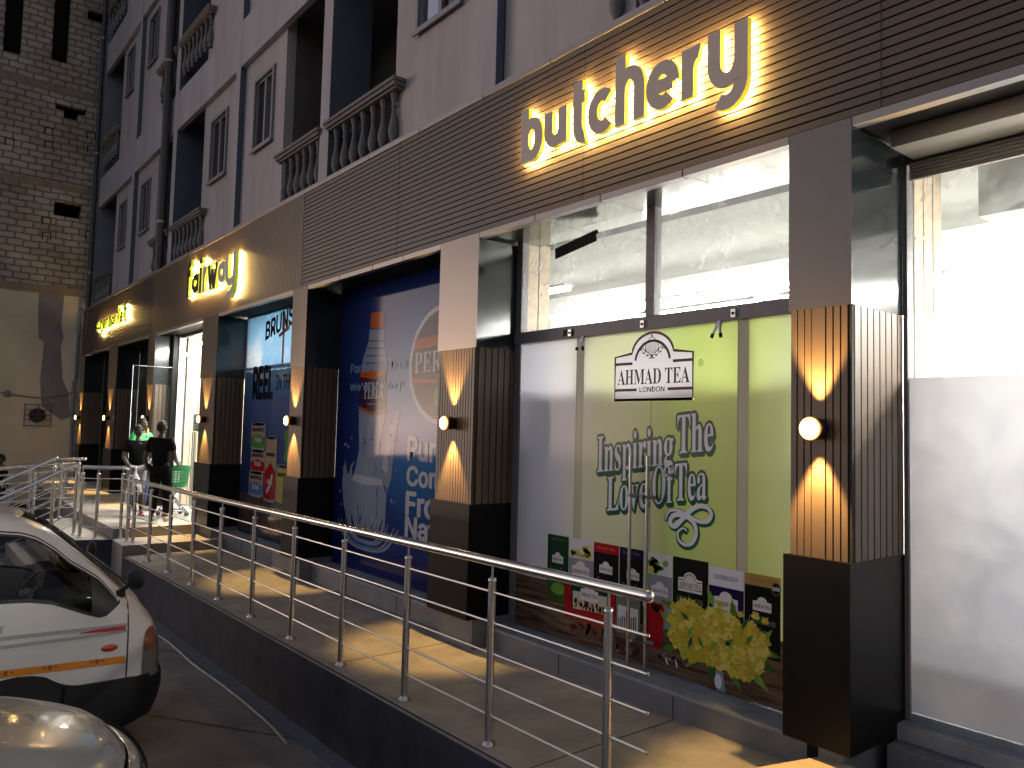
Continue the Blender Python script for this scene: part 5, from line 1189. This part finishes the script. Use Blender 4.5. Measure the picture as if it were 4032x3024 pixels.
# ================================================================== WHITE PICKUP
m_vw = mat('white vehicle paint', (.80, .755, .70), .28, coat=.5, var=.05, vscale=2)
m_vblk = mat('black bumper plastic', (.014, .013, .013), .5, var=.2, vscale=9)
m_vtrim = mat('grey moulding', (.42, .40, .37), .35)
m_int = mat('cab interior', (.035, .032, .03), .7)
g_car = glass('car glass', (.5, .5, .5), .25)
m_lens = mat('smoky lamp lens', (.20, .18, .15), .08, coat=1.); m_amb = mat('amber lens', (.30, .09, .035), .15, coat=1.); m_ored = mat('orange red lens', (.50, .04, .01), .2, coat=.8)
m_stripe = mat('orange stripe', (.75, .25, .02), .45); m_stripe2 = mat('stripe motif', (.30, .09, .015), .5); m_redst = mat('red sticker', (.50, .03, .04), .4)
m_tyre = mat('tyre rubber', (.012, .012, .012), .85); m_rim = mat('wheel rim', (.35, .35, .35), .4, metal=.7)
pk = thing('pickup_truck', (-5.0, -4.3, 0), 'white cab-over pickup with orange stripe parked facing the ramp wall', 'pickup truck')
XS, XC = -4.2, -5.0
YF = [(.15, -2.52), (.17, -2.50), (.24, -2.32), (.38, -2.26), (.5, -2.25), (.62, -2.275), (.70, -2.27), (.88, -2.295), (.94, -2.325), (1.01, -2.385), (1.09, -2.43), (1.16, -2.50), (1.20, -2.54), (1.23, -2.58), (1.36, -2.71), (1.47, -2.82), (1.60, -2.96), (1.71, -3.085), (1.78, -3.20), (1.82, -3.31), (1.845, -3.45), (1.86, -3.7), (1.865, -4.6)]
yf = lambda z: lerp_tab(YF, z)
def sx(y, z, off=0.):
    """x of the right-hand side at (y, z): tumblehome above the belt, rounded corner at the nose"""
    R = .30; t = min(1, max(0, (y-(yf(min(z, 1.86))-R))/R)); tum = max(0, z-1.2)*.20
    if z > 1.66: tum += .5*(z-1.66)**1.5
    return XS+off-tum-.20*(1-math.sqrt(max(0, 1-t*t)))
def side(name, ys, lo, hi, m, off=0., n=6, parent=pk, both=True, sub=10):
    Y = []
    for a_, c_ in zip(ys, ys[1:]): Y += [a_+(c_-a_)*i/sub for i in range(sub)]
    Y.append(ys[-1])
    for s_ in ((1, -1) if both else (1,)):
        b = MB()
        def fn(y, v):
            z = lo(y)+(hi(y)-lo(y))*v; x = sx(y, z, off); return (x if s_ > 0 else 2*XC-x, y, z)
        b.grid(fn, Y, [i/n for i in range(n+1)], m, True, flip=(s_ < 0)); b.build(name, parent)
tab = lambda T: (lambda y: lerp_tab(T, y))
ZN = tab(sorted((y, z) for z, y in YF if z > .6))          # nose / windscreen / roof height at y
LOW = tab([(-4.6, .62), (-3.62, .60), (-3.5, .66), (-3.35, .705), (-3.25, .715), (-3.15, .705), (-3.07, .68), (-3.0, .63), (-2.92, .595), (-2.77, .575), (-2.53, .57), (-2.25, .60)])
BELT = tab([(-4.6, 1.24), (-3.4, 1.24), (-3.21, 1.23), (-3.06, 1.20), (-2.95, 1.15), (-2.83, 1.095), (-2.75, 1.065), (-2.70, 1.07), (-2.61, 1.14), (-2.56, 1.19)])
WTOP = tab([(-4.6, 1.70), (-3.40, 1.70), (-3.26, 1.68), (-3.16, 1.64), (-3.05, 1.56), (-2.94, 1.455), (-2.84, 1.385), (-2.74, 1.31), (-2.61, 1.145)])
hi_low = lambda y: min(BELT(y), ZN(y)) if y < -2.56 else ZN(y)
side('cab_panel', [-4.6, -3.6, -2.54], LOW, hi_low, m_vw, n=10, sub=24)
side('cab_panel', [-2.534, -2.262], LOW, lambda y: ZN(y)-.001, m_vw, n=10, sub=20)
side('roof_pillar', [-4.6, -3.4, -2.58], WTOP, lambda y: ZN(y), m_vw, n=6, sub=24)
side('window_rubber', [-4.6, -3.4, -2.62], lambda y: WTOP(y)-.004, lambda y: WTOP(y)+.012, m_vblk, .004, n=1, sub=24); side('window_rubber', [-4.6, -3.4, -2.62], lambda y: WTOP(y)+.022, lambda y: WTOP(y)+.032, m_vblk, .004, n=1, sub=24)
side('window_rubber', [-4.6, -3.2, -2.60], lambda y: BELT(y)-.004, lambda y: BELT(y)+.022, m_vblk, .005, n=1, sub=24)
side('window_rubber', [-2.80, -2.62], BELT, WTOP, m_vblk, .002, n=4)
side('side_window', [-4.3, -3.4, -2.80], lambda y: BELT(y)+.02, WTOP, g_car, -.006, n=4, sub=20)
side('door_seam', [-2.545, -2.533], LOW, lambda y: 1.2, m_vblk, .0015, n=8, sub=2)
side('moulding', [-4.6, -2.545], tab([(-4.6, .985), (-3.37, .985), (-2.56, .97)]), tab([(-4.6, 1.015), (-3.37, 1.012), (-2.56, .995)]), m_vtrim, .012, n=2); side('moulding', [-4.6, -2.545], tab([(-4.6, .93), (-3.37, .925), (-2.56, .925)]), tab([(-4.6, .955), (-3.37, .95), (-2.56, .945)]), m_vtrim, .012, n=2)
side('stripe', [-4.6, -2.552], tab([(-4.6, .735), (-3.35, .722), (-2.55, .695)]), tab([(-4.6, .79), (-3.35, .775), (-2.55, .75)]), m_stripe, .003, n=1, both=False)
b = MB()
for yc in (-3.32, -3.05, -2.745):
    zc = .742-.02*(yc+2.9)*1.1; b.add([(sx(yc, zc)+.0045, yc+.014*math.cos(t), zc+.018*math.sin(t)) for t in [2*PI*i/12 for i in range(12)]], [tuple(range(12))], m_stripe2)
    for dy in (-.045, .03): b.add([(sx(yc, zc)+.0045, yc+dy, zc-.006), (sx(yc, zc)+.0045, yc+dy+.018, zc-.006), (sx(yc, zc)+.0045, yc+dy+.018, zc+.006), (sx(yc, zc)+.0045, yc+dy, zc+.006)], [(0, 1, 2, 3)], m_stripe2)
b.build('stripe_motif', pk)
side('sticker', [-2.87, -2.56], tab([(-2.87, .962), (-2.56, .945)]), tab([(-2.87, .968), (-2.74, .98), (-2.56, .982)]), m_redst, .016, n=1, both=False)
b = MB(); b.ell((sx(-2.665, .825)+.004, -2.665, .825), (.012, .058, .026), m_ored, 16, 8); b.build('indicator', pk)
b = Art(0); a_ = [(XS+.004, -3.41+.05*i, 1.055) for i in range(2)]
vs, fs, ns, a0, a1, b0, b1 = text_geo('H', 'serif', .02, 0, 4)
b.add([(XS+.006, -3.42+.07*(v[0]-a0)/(a1-a0)+.02*(v[1]-b0), 1.03+.05*(v[1]-b0)/(b1-b0)) for v in vs], fs, m_vtrim); b.build('door_badge', pk)
# front: from one rounded corner to the other
b = MB()
def front(zs, m, off=0., x0=0., x1=1., nx=14):
    def fn(z, u):
        xr = sx(yf(z), z); xl = 2*XC-xr; x = xr+(xl-xr)*u; e = (x-XC)/(XC-xl)
        return (x, yf(z)+.07*(1-e*e)+off, z)
    b.grid(fn, zs, [x0+(x1-x0)*i/nx for i in range(nx+1)], m, True, flip=True)
lin = lambda a_, c_, n_: [a_+(c_-a_)*i/n_ for i in range(n_+1)]
front(lin(.575, 1.215, 14), m_vw); b.build('nose_panel', pk)
b = MB(); front(lin(1.80, 1.865, 6), m_vw); b.build('roof_header', pk)
b = MB(); front(lin(1.215, 1.80, 12), g_car); b.build('windscreen', pk)
b = MB(); front(lin(1.20, 1.225, 2), m_vblk, .006); front(lin(1.215, 1.80, 12), m_vw, .004, 0, .035, 2); front(lin(1.215, 1.80, 12), m_vw, .004, .965, 1., 2); b.build('windscreen_frame', pk)
b = MB(); b.grid(lambda y, u: ((lambda xr: xr+(2*XC-2*xr)*u)(sx(y, ZN(y))), y, ZN(y)+.02*math.sin(PI*u)), lin(-4.6, -3.30, 10), lin(0, 1, 8), m_vw, True); b.build('roof', pk)
# bumper wraps round the corner
b = MB()
BZ = [.16, .19, .25, .34, .44, .52, .57, .585]
def bump(z, s_):
    y_ = yf(max(.17, z))+.035; return y_
for sgn in (1, -1):
    def fn(z, t):
        yn = bump(z, 0); R = .32; L = .35
        if t < 1: y = -2.95+(yn-R+2.95)*t; x = XS+.02
        else: q = (t-1)*PI/2; y = yn-R+R*math.sin(q); x = XS+.02-.30*(1-math.cos(q))
        tuck = max(0, .24-z)*.5
        return ((x-tuck) if sgn > 0 else 2*XC-(x-tuck), y, z)
    b.grid(fn, BZ, [i/8 for i in range(17)], m_vblk, True, flip=(sgn < 0))
b.grid(lambda z, u: (XS+.02-.30-max(0, .24-z)*.5+(2*XC-2*(XS+.02-.30-max(0, .24-z)*.5))*u, bump(z, 0)+.05*math.sin(PI*u), z), BZ, lin(0, 1, 10), m_vblk, True, flip=True)
b.grid(lambda y, u: (XS+.02-.0-max(0, (y+2.5))*.9+(2*XC-2*XS)*u, y, .586), lin(-2.95, -2.24, 8), lin(0, 1, 4), m_vblk)
b.build('bumper', pk)
side('wheel_arch', [-3.62, -2.9], lambda y: .2, lambda y: LOW(y)+.01, m_vblk, -.02, n=3)
# headlights wrap from nose to side
for sgn in (1, -1):
    b = MB()
    HL = [(.56, -2.42), (.63, -2.43), (.72, -2.425), (.82, -2.42), (.90, -2.405), (.925, -2.38)]
    def fn(z, t):
        ya = lerp_tab(HL, z); yn = yf(z)-.006; y = ya+(yn-ya)*math.sin(t*PI/2); x = sx(y, z)+.012
        return (x if sgn > 0 else 2*XC-x, y+.004, z)
    b.grid(fn, lin(.555, .76, 6), lin(0, 1, 8), m_lens, True, flip=(sgn < 0)); b.grid(fn, lin(.76, .925, 6), lin(0, 1, 8), m_amb, True, flip=(sgn < 0))
    b.grid(lambda z, u: ((lambda xr: (xr-.19*u) if sgn > 0 else 2*XC-(xr-.19*u))(sx(yf(z), z)), yf(z)+.012+.02*u, z), lin(.57, .90, 6), lin(0, 1, 4), m_lens, True, flip=(sgn > 0))
    b.build('headlight', pk)
for sgn in (1, -1):
    mx = (XS-.03) if sgn > 0 else 2*XC-(XS-.03)
    b = MB(); b.tube([(mx-.06*sgn, -2.60, 1.205), (mx-.02*sgn, -2.585, 1.235), (mx+.03*sgn, -2.545, 1.29)], [.028, .018, .014], m_vblk, 10); b.ell((mx-.08*sgn, -2.60, 1.195), (.05, .05, .035), m_vblk, 12, 8)
    hd_ = Vector((mx+.06*sgn, -2.515, 1.325)); Rm = Matrix.Rotation(math.radians(38*sgn), 3, 'Z'); b.ell(hd_, (.078, .026, .080), m_vblk, 18, 10, Rm); b.build('wing_mirror', pk)
b = MB(); b.tube([(XC+.55, -2.50, 1.235), (XC+.1, -2.62, 1.36)], .009, m_vblk, 6); b.tube([(XC-.1, -2.48, 1.235), (XC-.5, -2.62, 1.36)], .009, m_vblk, 6); b.build('wiper', pk)
# cab inside
b = MB(); b.prism([(XC+.70, -2.75, .9), (XC+.70, -2.62, 1.13), (XC+.70, -2.80, 1.20), (XC+.70, -2.97, 1.21), (XC+.70, -3.05, 1.16), (XC+.70, -3.0, .9)], (-1.4, 0, 0), m_int); b.prism([(XC+.15, -2.82, 1.20), (XC+.15, -2.92, 1.33), (XC+.15, -3.02, 1.33), (XC+.15, -3.04, 1.20)], (-.5, 0, 0), m_int)
b.box(XC-.7, XC+.7, -4.59, -4.5, .6, 1.3, m_int); b.box(XC-.72, XC+.72, -4.6, -2.6, .55, .6, m_int)
b.box(XC+.1, XC+.65, -3.95, -3.8, .9, 1.55, m_int); b.box(XC-.65, XC-.1, -3.95, -3.8, .9, 1.55, m_int); b.box(XC-.65, XC+.65, -3.85, -3.35, .8, .95, m_int); b.build('cab_interior', pk)
b = MB(); n = 24; wc = Vector((XC+.36, -3.18, 1.22)); A1 = Vector((1, 0, 0)); A2 = Vector((0, .62, .78)).normalized(); b.tube([wc+(A1*math.cos(2*PI*i/n)+A2*math.sin(2*PI*i/n))*.19 for i in range(n+1)], .013, mat('steering rim', (.16, .15, .14), .5), 8, False)
b.tube([wc-A1*.18, wc+Vector((0, .02, -.03)), wc+A1*.18], .018, m_int, 6); b.ell(wc+Vector((0, .01, -.02)), (.07, .05, .05), m_vtrim, 10, 8); b.build('steering_wheel', pk)
# load bed behind the cab, out of frame
b = MB(); b.box(XC-.82, XC+.82, -7.1, -4.7, .72, .80, m_vw)
for x0, x1 in ((XC-.82, XC-.79), (XC+.79, XC+.82)): b.box(x0, x1, -7.1, -4.7, .801, 1.15, m_vw)
b.box(XC-.79, XC+.79, -7.1, -7.07, .801, 1.15, m_vw); b.box(XC-.79, XC+.79, -4.73, -4.7, .801, 1.3, m_vw); b.box(XC-.4, XC+.4, -7.0, -2.7, .4, .55, m_int); b.build('load_bed', pk)
def wheel(parent, x, y, s_, R=.31):
    b = MB(); b.tube([(x-s_*.09, y, R), (x+s_*.07, y, R)], R, m_tyre, 28, True, True); b.tube([(x+s_*.07, y, R), (x+s_*.085, y, R)], [R*.93, R*.82], m_tyre, 28)
    w_ = b.build('wheel', parent); b = MB(); b.tube([(x+s_*.086, y, R), (x+s_*.092, y, R)], [R*.62, R*.55], m_rim, 20); b.tube([(x+s_*.093, y, R), (x+s_*.11, y, R)], R*.2, m_rim, 12); b.build('rim', w_)
for y in (-3.26, -6.1):
    for s_ in (1, -1): wheel(pk, XC+s_*.70, y, s_)

# ================================================================== SILVER CAR
m_sil = mat('silver car paint', (.27, .262, .262), .27, metal=.4, coat=.6, var=.03)
m_grl = mat('black grille', (.012, .012, .012), .35); m_chr = mat('chrome', (.7, .7, .7), .1, metal=1.)
g_car2 = glass('car glass dark', (.25, .26, .26), 1.0); m_hl = mat('clear headlight', (.55, .55, .55), .1, metal=.6, coat=1.)
sv = thing('silver_car', (-2.2, -4.9, 0), 'silver car with glossy bonnet nosing towards the ramp wall', 'car')
CX, HW, CYN = -2.2, .86, -3.02
def hoodz(u, t):
    """u -1..1 across, t 0 at the nose to 1 at the windscreen"""
    crown = 1-.10*abs(u)**2.6; return .94+(.20*(1-(1-t)**2.4)) - .11*abs(u)**3 + .018*math.exp(-((abs(u)-.55)/.13)**2)*min(1, t*3) - .06*max(0, 1-t/.10)**2
def hoody(u, t): return CYN-.34*abs(u)**2.3-(1.12-.1*u*u)*t
b = MB(); US = lin(-1, 1, 40)
b.grid(lambda t, u: (CX+HW*.88*u, hoody(u, t), hoodz(u, t)), [q/22 for q in range(23)], US, m_sil, True, flip=True)
b.grid(lambda t, u: (CX+HW*.88*u, hoody(u, 0)-.002*t, hoodz(u, 0)-.02*t), [0, .4, 1], US, m_grl, True); b.build('bonnet', sv)
b = MB(); b.grid(lambda t, u: (CX+HW*.93*u, hoody(u*.97, 0)+.012+.075*math.sin(t*PI/2), hoodz(u*.97, 0)-.012-.085*(1-math.cos(t*PI/2))), [q/6 for q in range(7)], US, m_sil, True); b.build('nose_panel', sv)
for s_ in (1, -1):      # wings from the bonnet shut line down to the sill
    b = MB()
    def fn(t, v):
        y = CYN-.42-1.05*t*1.0; z0 = hoodz(1, max(.02, t)); a_ = min(1, v*2.2); x = CX+s_*(HW*.885+.10*math.sin(a_*PI/2)*(.55+.45*min(1, t*4))); z = z0-.012-(z0-.38)*v
        return (x, y, z)
    b.grid(fn, [q/16 for q in range(17)], [0, .04, .1, .18, .28, .4, .55, .7, .85, 1], m_sil, True, flip=(s_ > 0)); b.build('wing', sv)
    b = MB()
    def fh(t, v):
        u = s_*(.62+.40*t); y = CYN-.34*min(1, abs(u))**2.3-max(0, abs(u)-1)*1.2+.094-.03*v; return (CX+HW*.9*u, y-.01, .845-.03*t-.14*v+.05*max(0, t-.5))
    b.grid(fh, [q/8 for q in range(9)], [q/5 for q in range(6)], m_hl, True, flip=(s_ < 0)); b.build('headlight', sv)
b = MB(); b.grid(lambda v, u: (CX+HW*.60*u, CYN+.088-.34*abs(u*.62)**2.3-.02*v, .845-.16*v), [0, .3, .6, 1], lin(-1, 1, 16), m_grl, True)
for k in range(3): b.grid(lambda v, u: (CX+HW*.58*u, CYN+.10-.34*abs(u*.6)**2.3-.02*v, .83-.05*k-.014*v), [0, 1], lin(-1, 1, 12), m_chr, True)
b.build('grille', sv)
b = MB(); b.grid(lambda v, u: (CX+HW*1.02*u, CYN+.06-.40*abs(u)**2.3-.05*max(0, v-.6), .69-.45*v), [0, .08, .3, .6, 1], lin(-1, 1, 24), m_sil, True); b.grid(lambda v, u: (CX+HW*1.0*u, CYN-.05+.11*v-.40*abs(u)**2.3, .70), [0, 1], lin(-1, 1, 24), m_grl, True, flip=True); b.build('bumper', sv)
b = MB(); b.grid(lambda t, u: (CX+HW*(.86-.16*t)*u, hoody(u, 1)+.02-.75*t, hoodz(u, 1)+.02+.52*t-.03*u*u), lin(0, 1, 6), lin(-1, 1, 16), g_car2, True, flip=True); b.build('windscreen', sv)
b = MB(); b.grid(lambda t, u: (CX+HW*.70*u, hoody(u, 1)-.73-1.9*t, hoodz(0, 1)+.535+.07*math.sin(PI*(t*.7+.1))-.05*u*u), lin(0, 1, 8), lin(-1, 1, 12), m_sil, True, flip=True); b.build('roof', sv)
for s_ in (1, -1):
    b = MB(); b.grid(lambda t, v: (CX+s_*(HW*.98+.02*math.sin(v*PI)), -4.46-2.5*t, .36+.70*v), lin(0, 1, 6), lin(0, 1, 6), m_sil, True, flip=(s_ > 0)); b.build('door', sv)
    b = MB(); b.grid(lambda t, v: (CX+s_*HW*(.96-.24*v), -4.35-.6*v-(2.5-.9*v)*t, 1.07+.50*v), lin(0, 1, 4), lin(0, 1, 4), g_car2, True, flip=(s_ > 0)); b.build('side_window', sv)
    for y in (-3.86, -6.4): wheel(sv, CX+s_*.76, y, s_, .33)
b = MB(); b.box(CX-.8, CX+.8, -6.9, -3.6, .3, .62, m_grl); b.box(CX-HW*.98, CX+HW*.98, -7.05, -6.96, .4, 1.06, m_sil); b.build('underbody', sv)

# ================================================================== SMALL THINGS ON THE GROUND
b = MB(); b.tube(smooth_line([(-9.3, -1.85, .016), (-8.3, -1.62, .016), (-7.55, -1.46, .016), (-7.25, -1.425, .016), (-6.6, -1.43, .016), (-6.14, -1.44, .016), (-5.3, -1.41, .016), (-4.55, -1.41, .016), (-4.13, -1.42, .016), (-3.67, -1.46, .016)], 6), .0125, mat('grey conduit', (.34, .33, .31), .6, var=.3, vscale=5), 8)
tag(b.build('conduit_pipe'), 'thin grey conduit pipe lying on the ground along the ramp wall', 'pipe')

b = MB(); b.add([(-2.0, -.42, .612), (-1.94, -.43, .618), (-1.93, -.385, .613), (-1.985, -.375, .622)], [(0, 1, 2, 3)], mat('scrap paper', (.6, .58, .54), .8))
b.prism([(-2.0, -.42, .6115), (-1.94, -.43, .6115), (-1.93, -.385, .6115)], (0, 0, .004), MATS['scrap paper']); tag(b.build('paper_scrap'), 'tiny pale paper scrap lying on the ramp floor', 'litter')
# motorcycle behind the stair rails
mc = thing('motorcycle', (-18.2, -2.35, .3), 'dark motorcycle parked behind the stair rails near the cream wall', 'motorcycle')
m_mc = mat('motorcycle paint', (.03, .012, .012), .25, coat=.6)
def mp(f, z, o=0): return (-18.2+o, -2.35+f, z)
for f in (-.62, .64):
    b = MB(); n = 24; b.tube([mp(f+.27*math.cos(2*PI*i/n), .31+.27*math.sin(2*PI*i/n)) for i in range(n+1)], .045, m_tyre, 8, False); w_ = b.build('wheel', mc)
    b = MB(); b.tube([mp(f, .31, -.05), mp(f, .31, .05)], .05, m_rim, 10)
    for i in range(10): b.tube([mp(f, .31), mp(f+.25*math.cos(2*PI*i/10), .31+.25*math.sin(2*PI*i/10))], .005, m_rim, 4)
    b.build('rim', w_)
b = MB(); b.ell(mp(.12, .82), (.13, .26, .13), m_mc, 14, 10); b.build('fuel_tank', mc)
b = MB(); b.grid(lambda t, u: mp(-.12-.55*t, .80+.05*math.sin(PI*t)+.02*(1-u*u), .13*u), lin(0, 1, 8), lin(-1, 1, 6), m_vblk); b.box(-18.32, -18.08, -3.02, -2.47, .72, .80, m_vblk); b.build('seat', mc)
b = MB()
for o in (-.09, .09): b.tube([mp(.64, .31, o), mp(.46, .72, o), mp(.40, .98, o)], .018, m_steel2, 8); b.tube([mp(.36, .78, o*.5), mp(.1, .45, o), mp(-.3, .45, o), mp(-.62, .31, o)], .018, m_vblk, 8)
b.ell(mp(-.02, .48), (.15, .2, .16), m_int, 12, 8); b.build('frame', mc)
b = MB(); b.tube([mp(.28, 1.02, -.34), mp(.40, 1.0, -.1), mp(.40, 1.0, .1), mp(.28, 1.02, .34)], .014, m_steel2, 8); b.build('handlebar', mc)
b = MB(); b.ell(mp(.52, .88), (.09, .06, .09), m_chr, 14, 8); b.build('headlight', mc)
b = MB(); b.tube([mp(.05, .36, .14), mp(-.3, .33, .16), mp(-.8, .42, .17)], [.025, .03, .045], m_chr, 10); b.build('exhaust', mc)
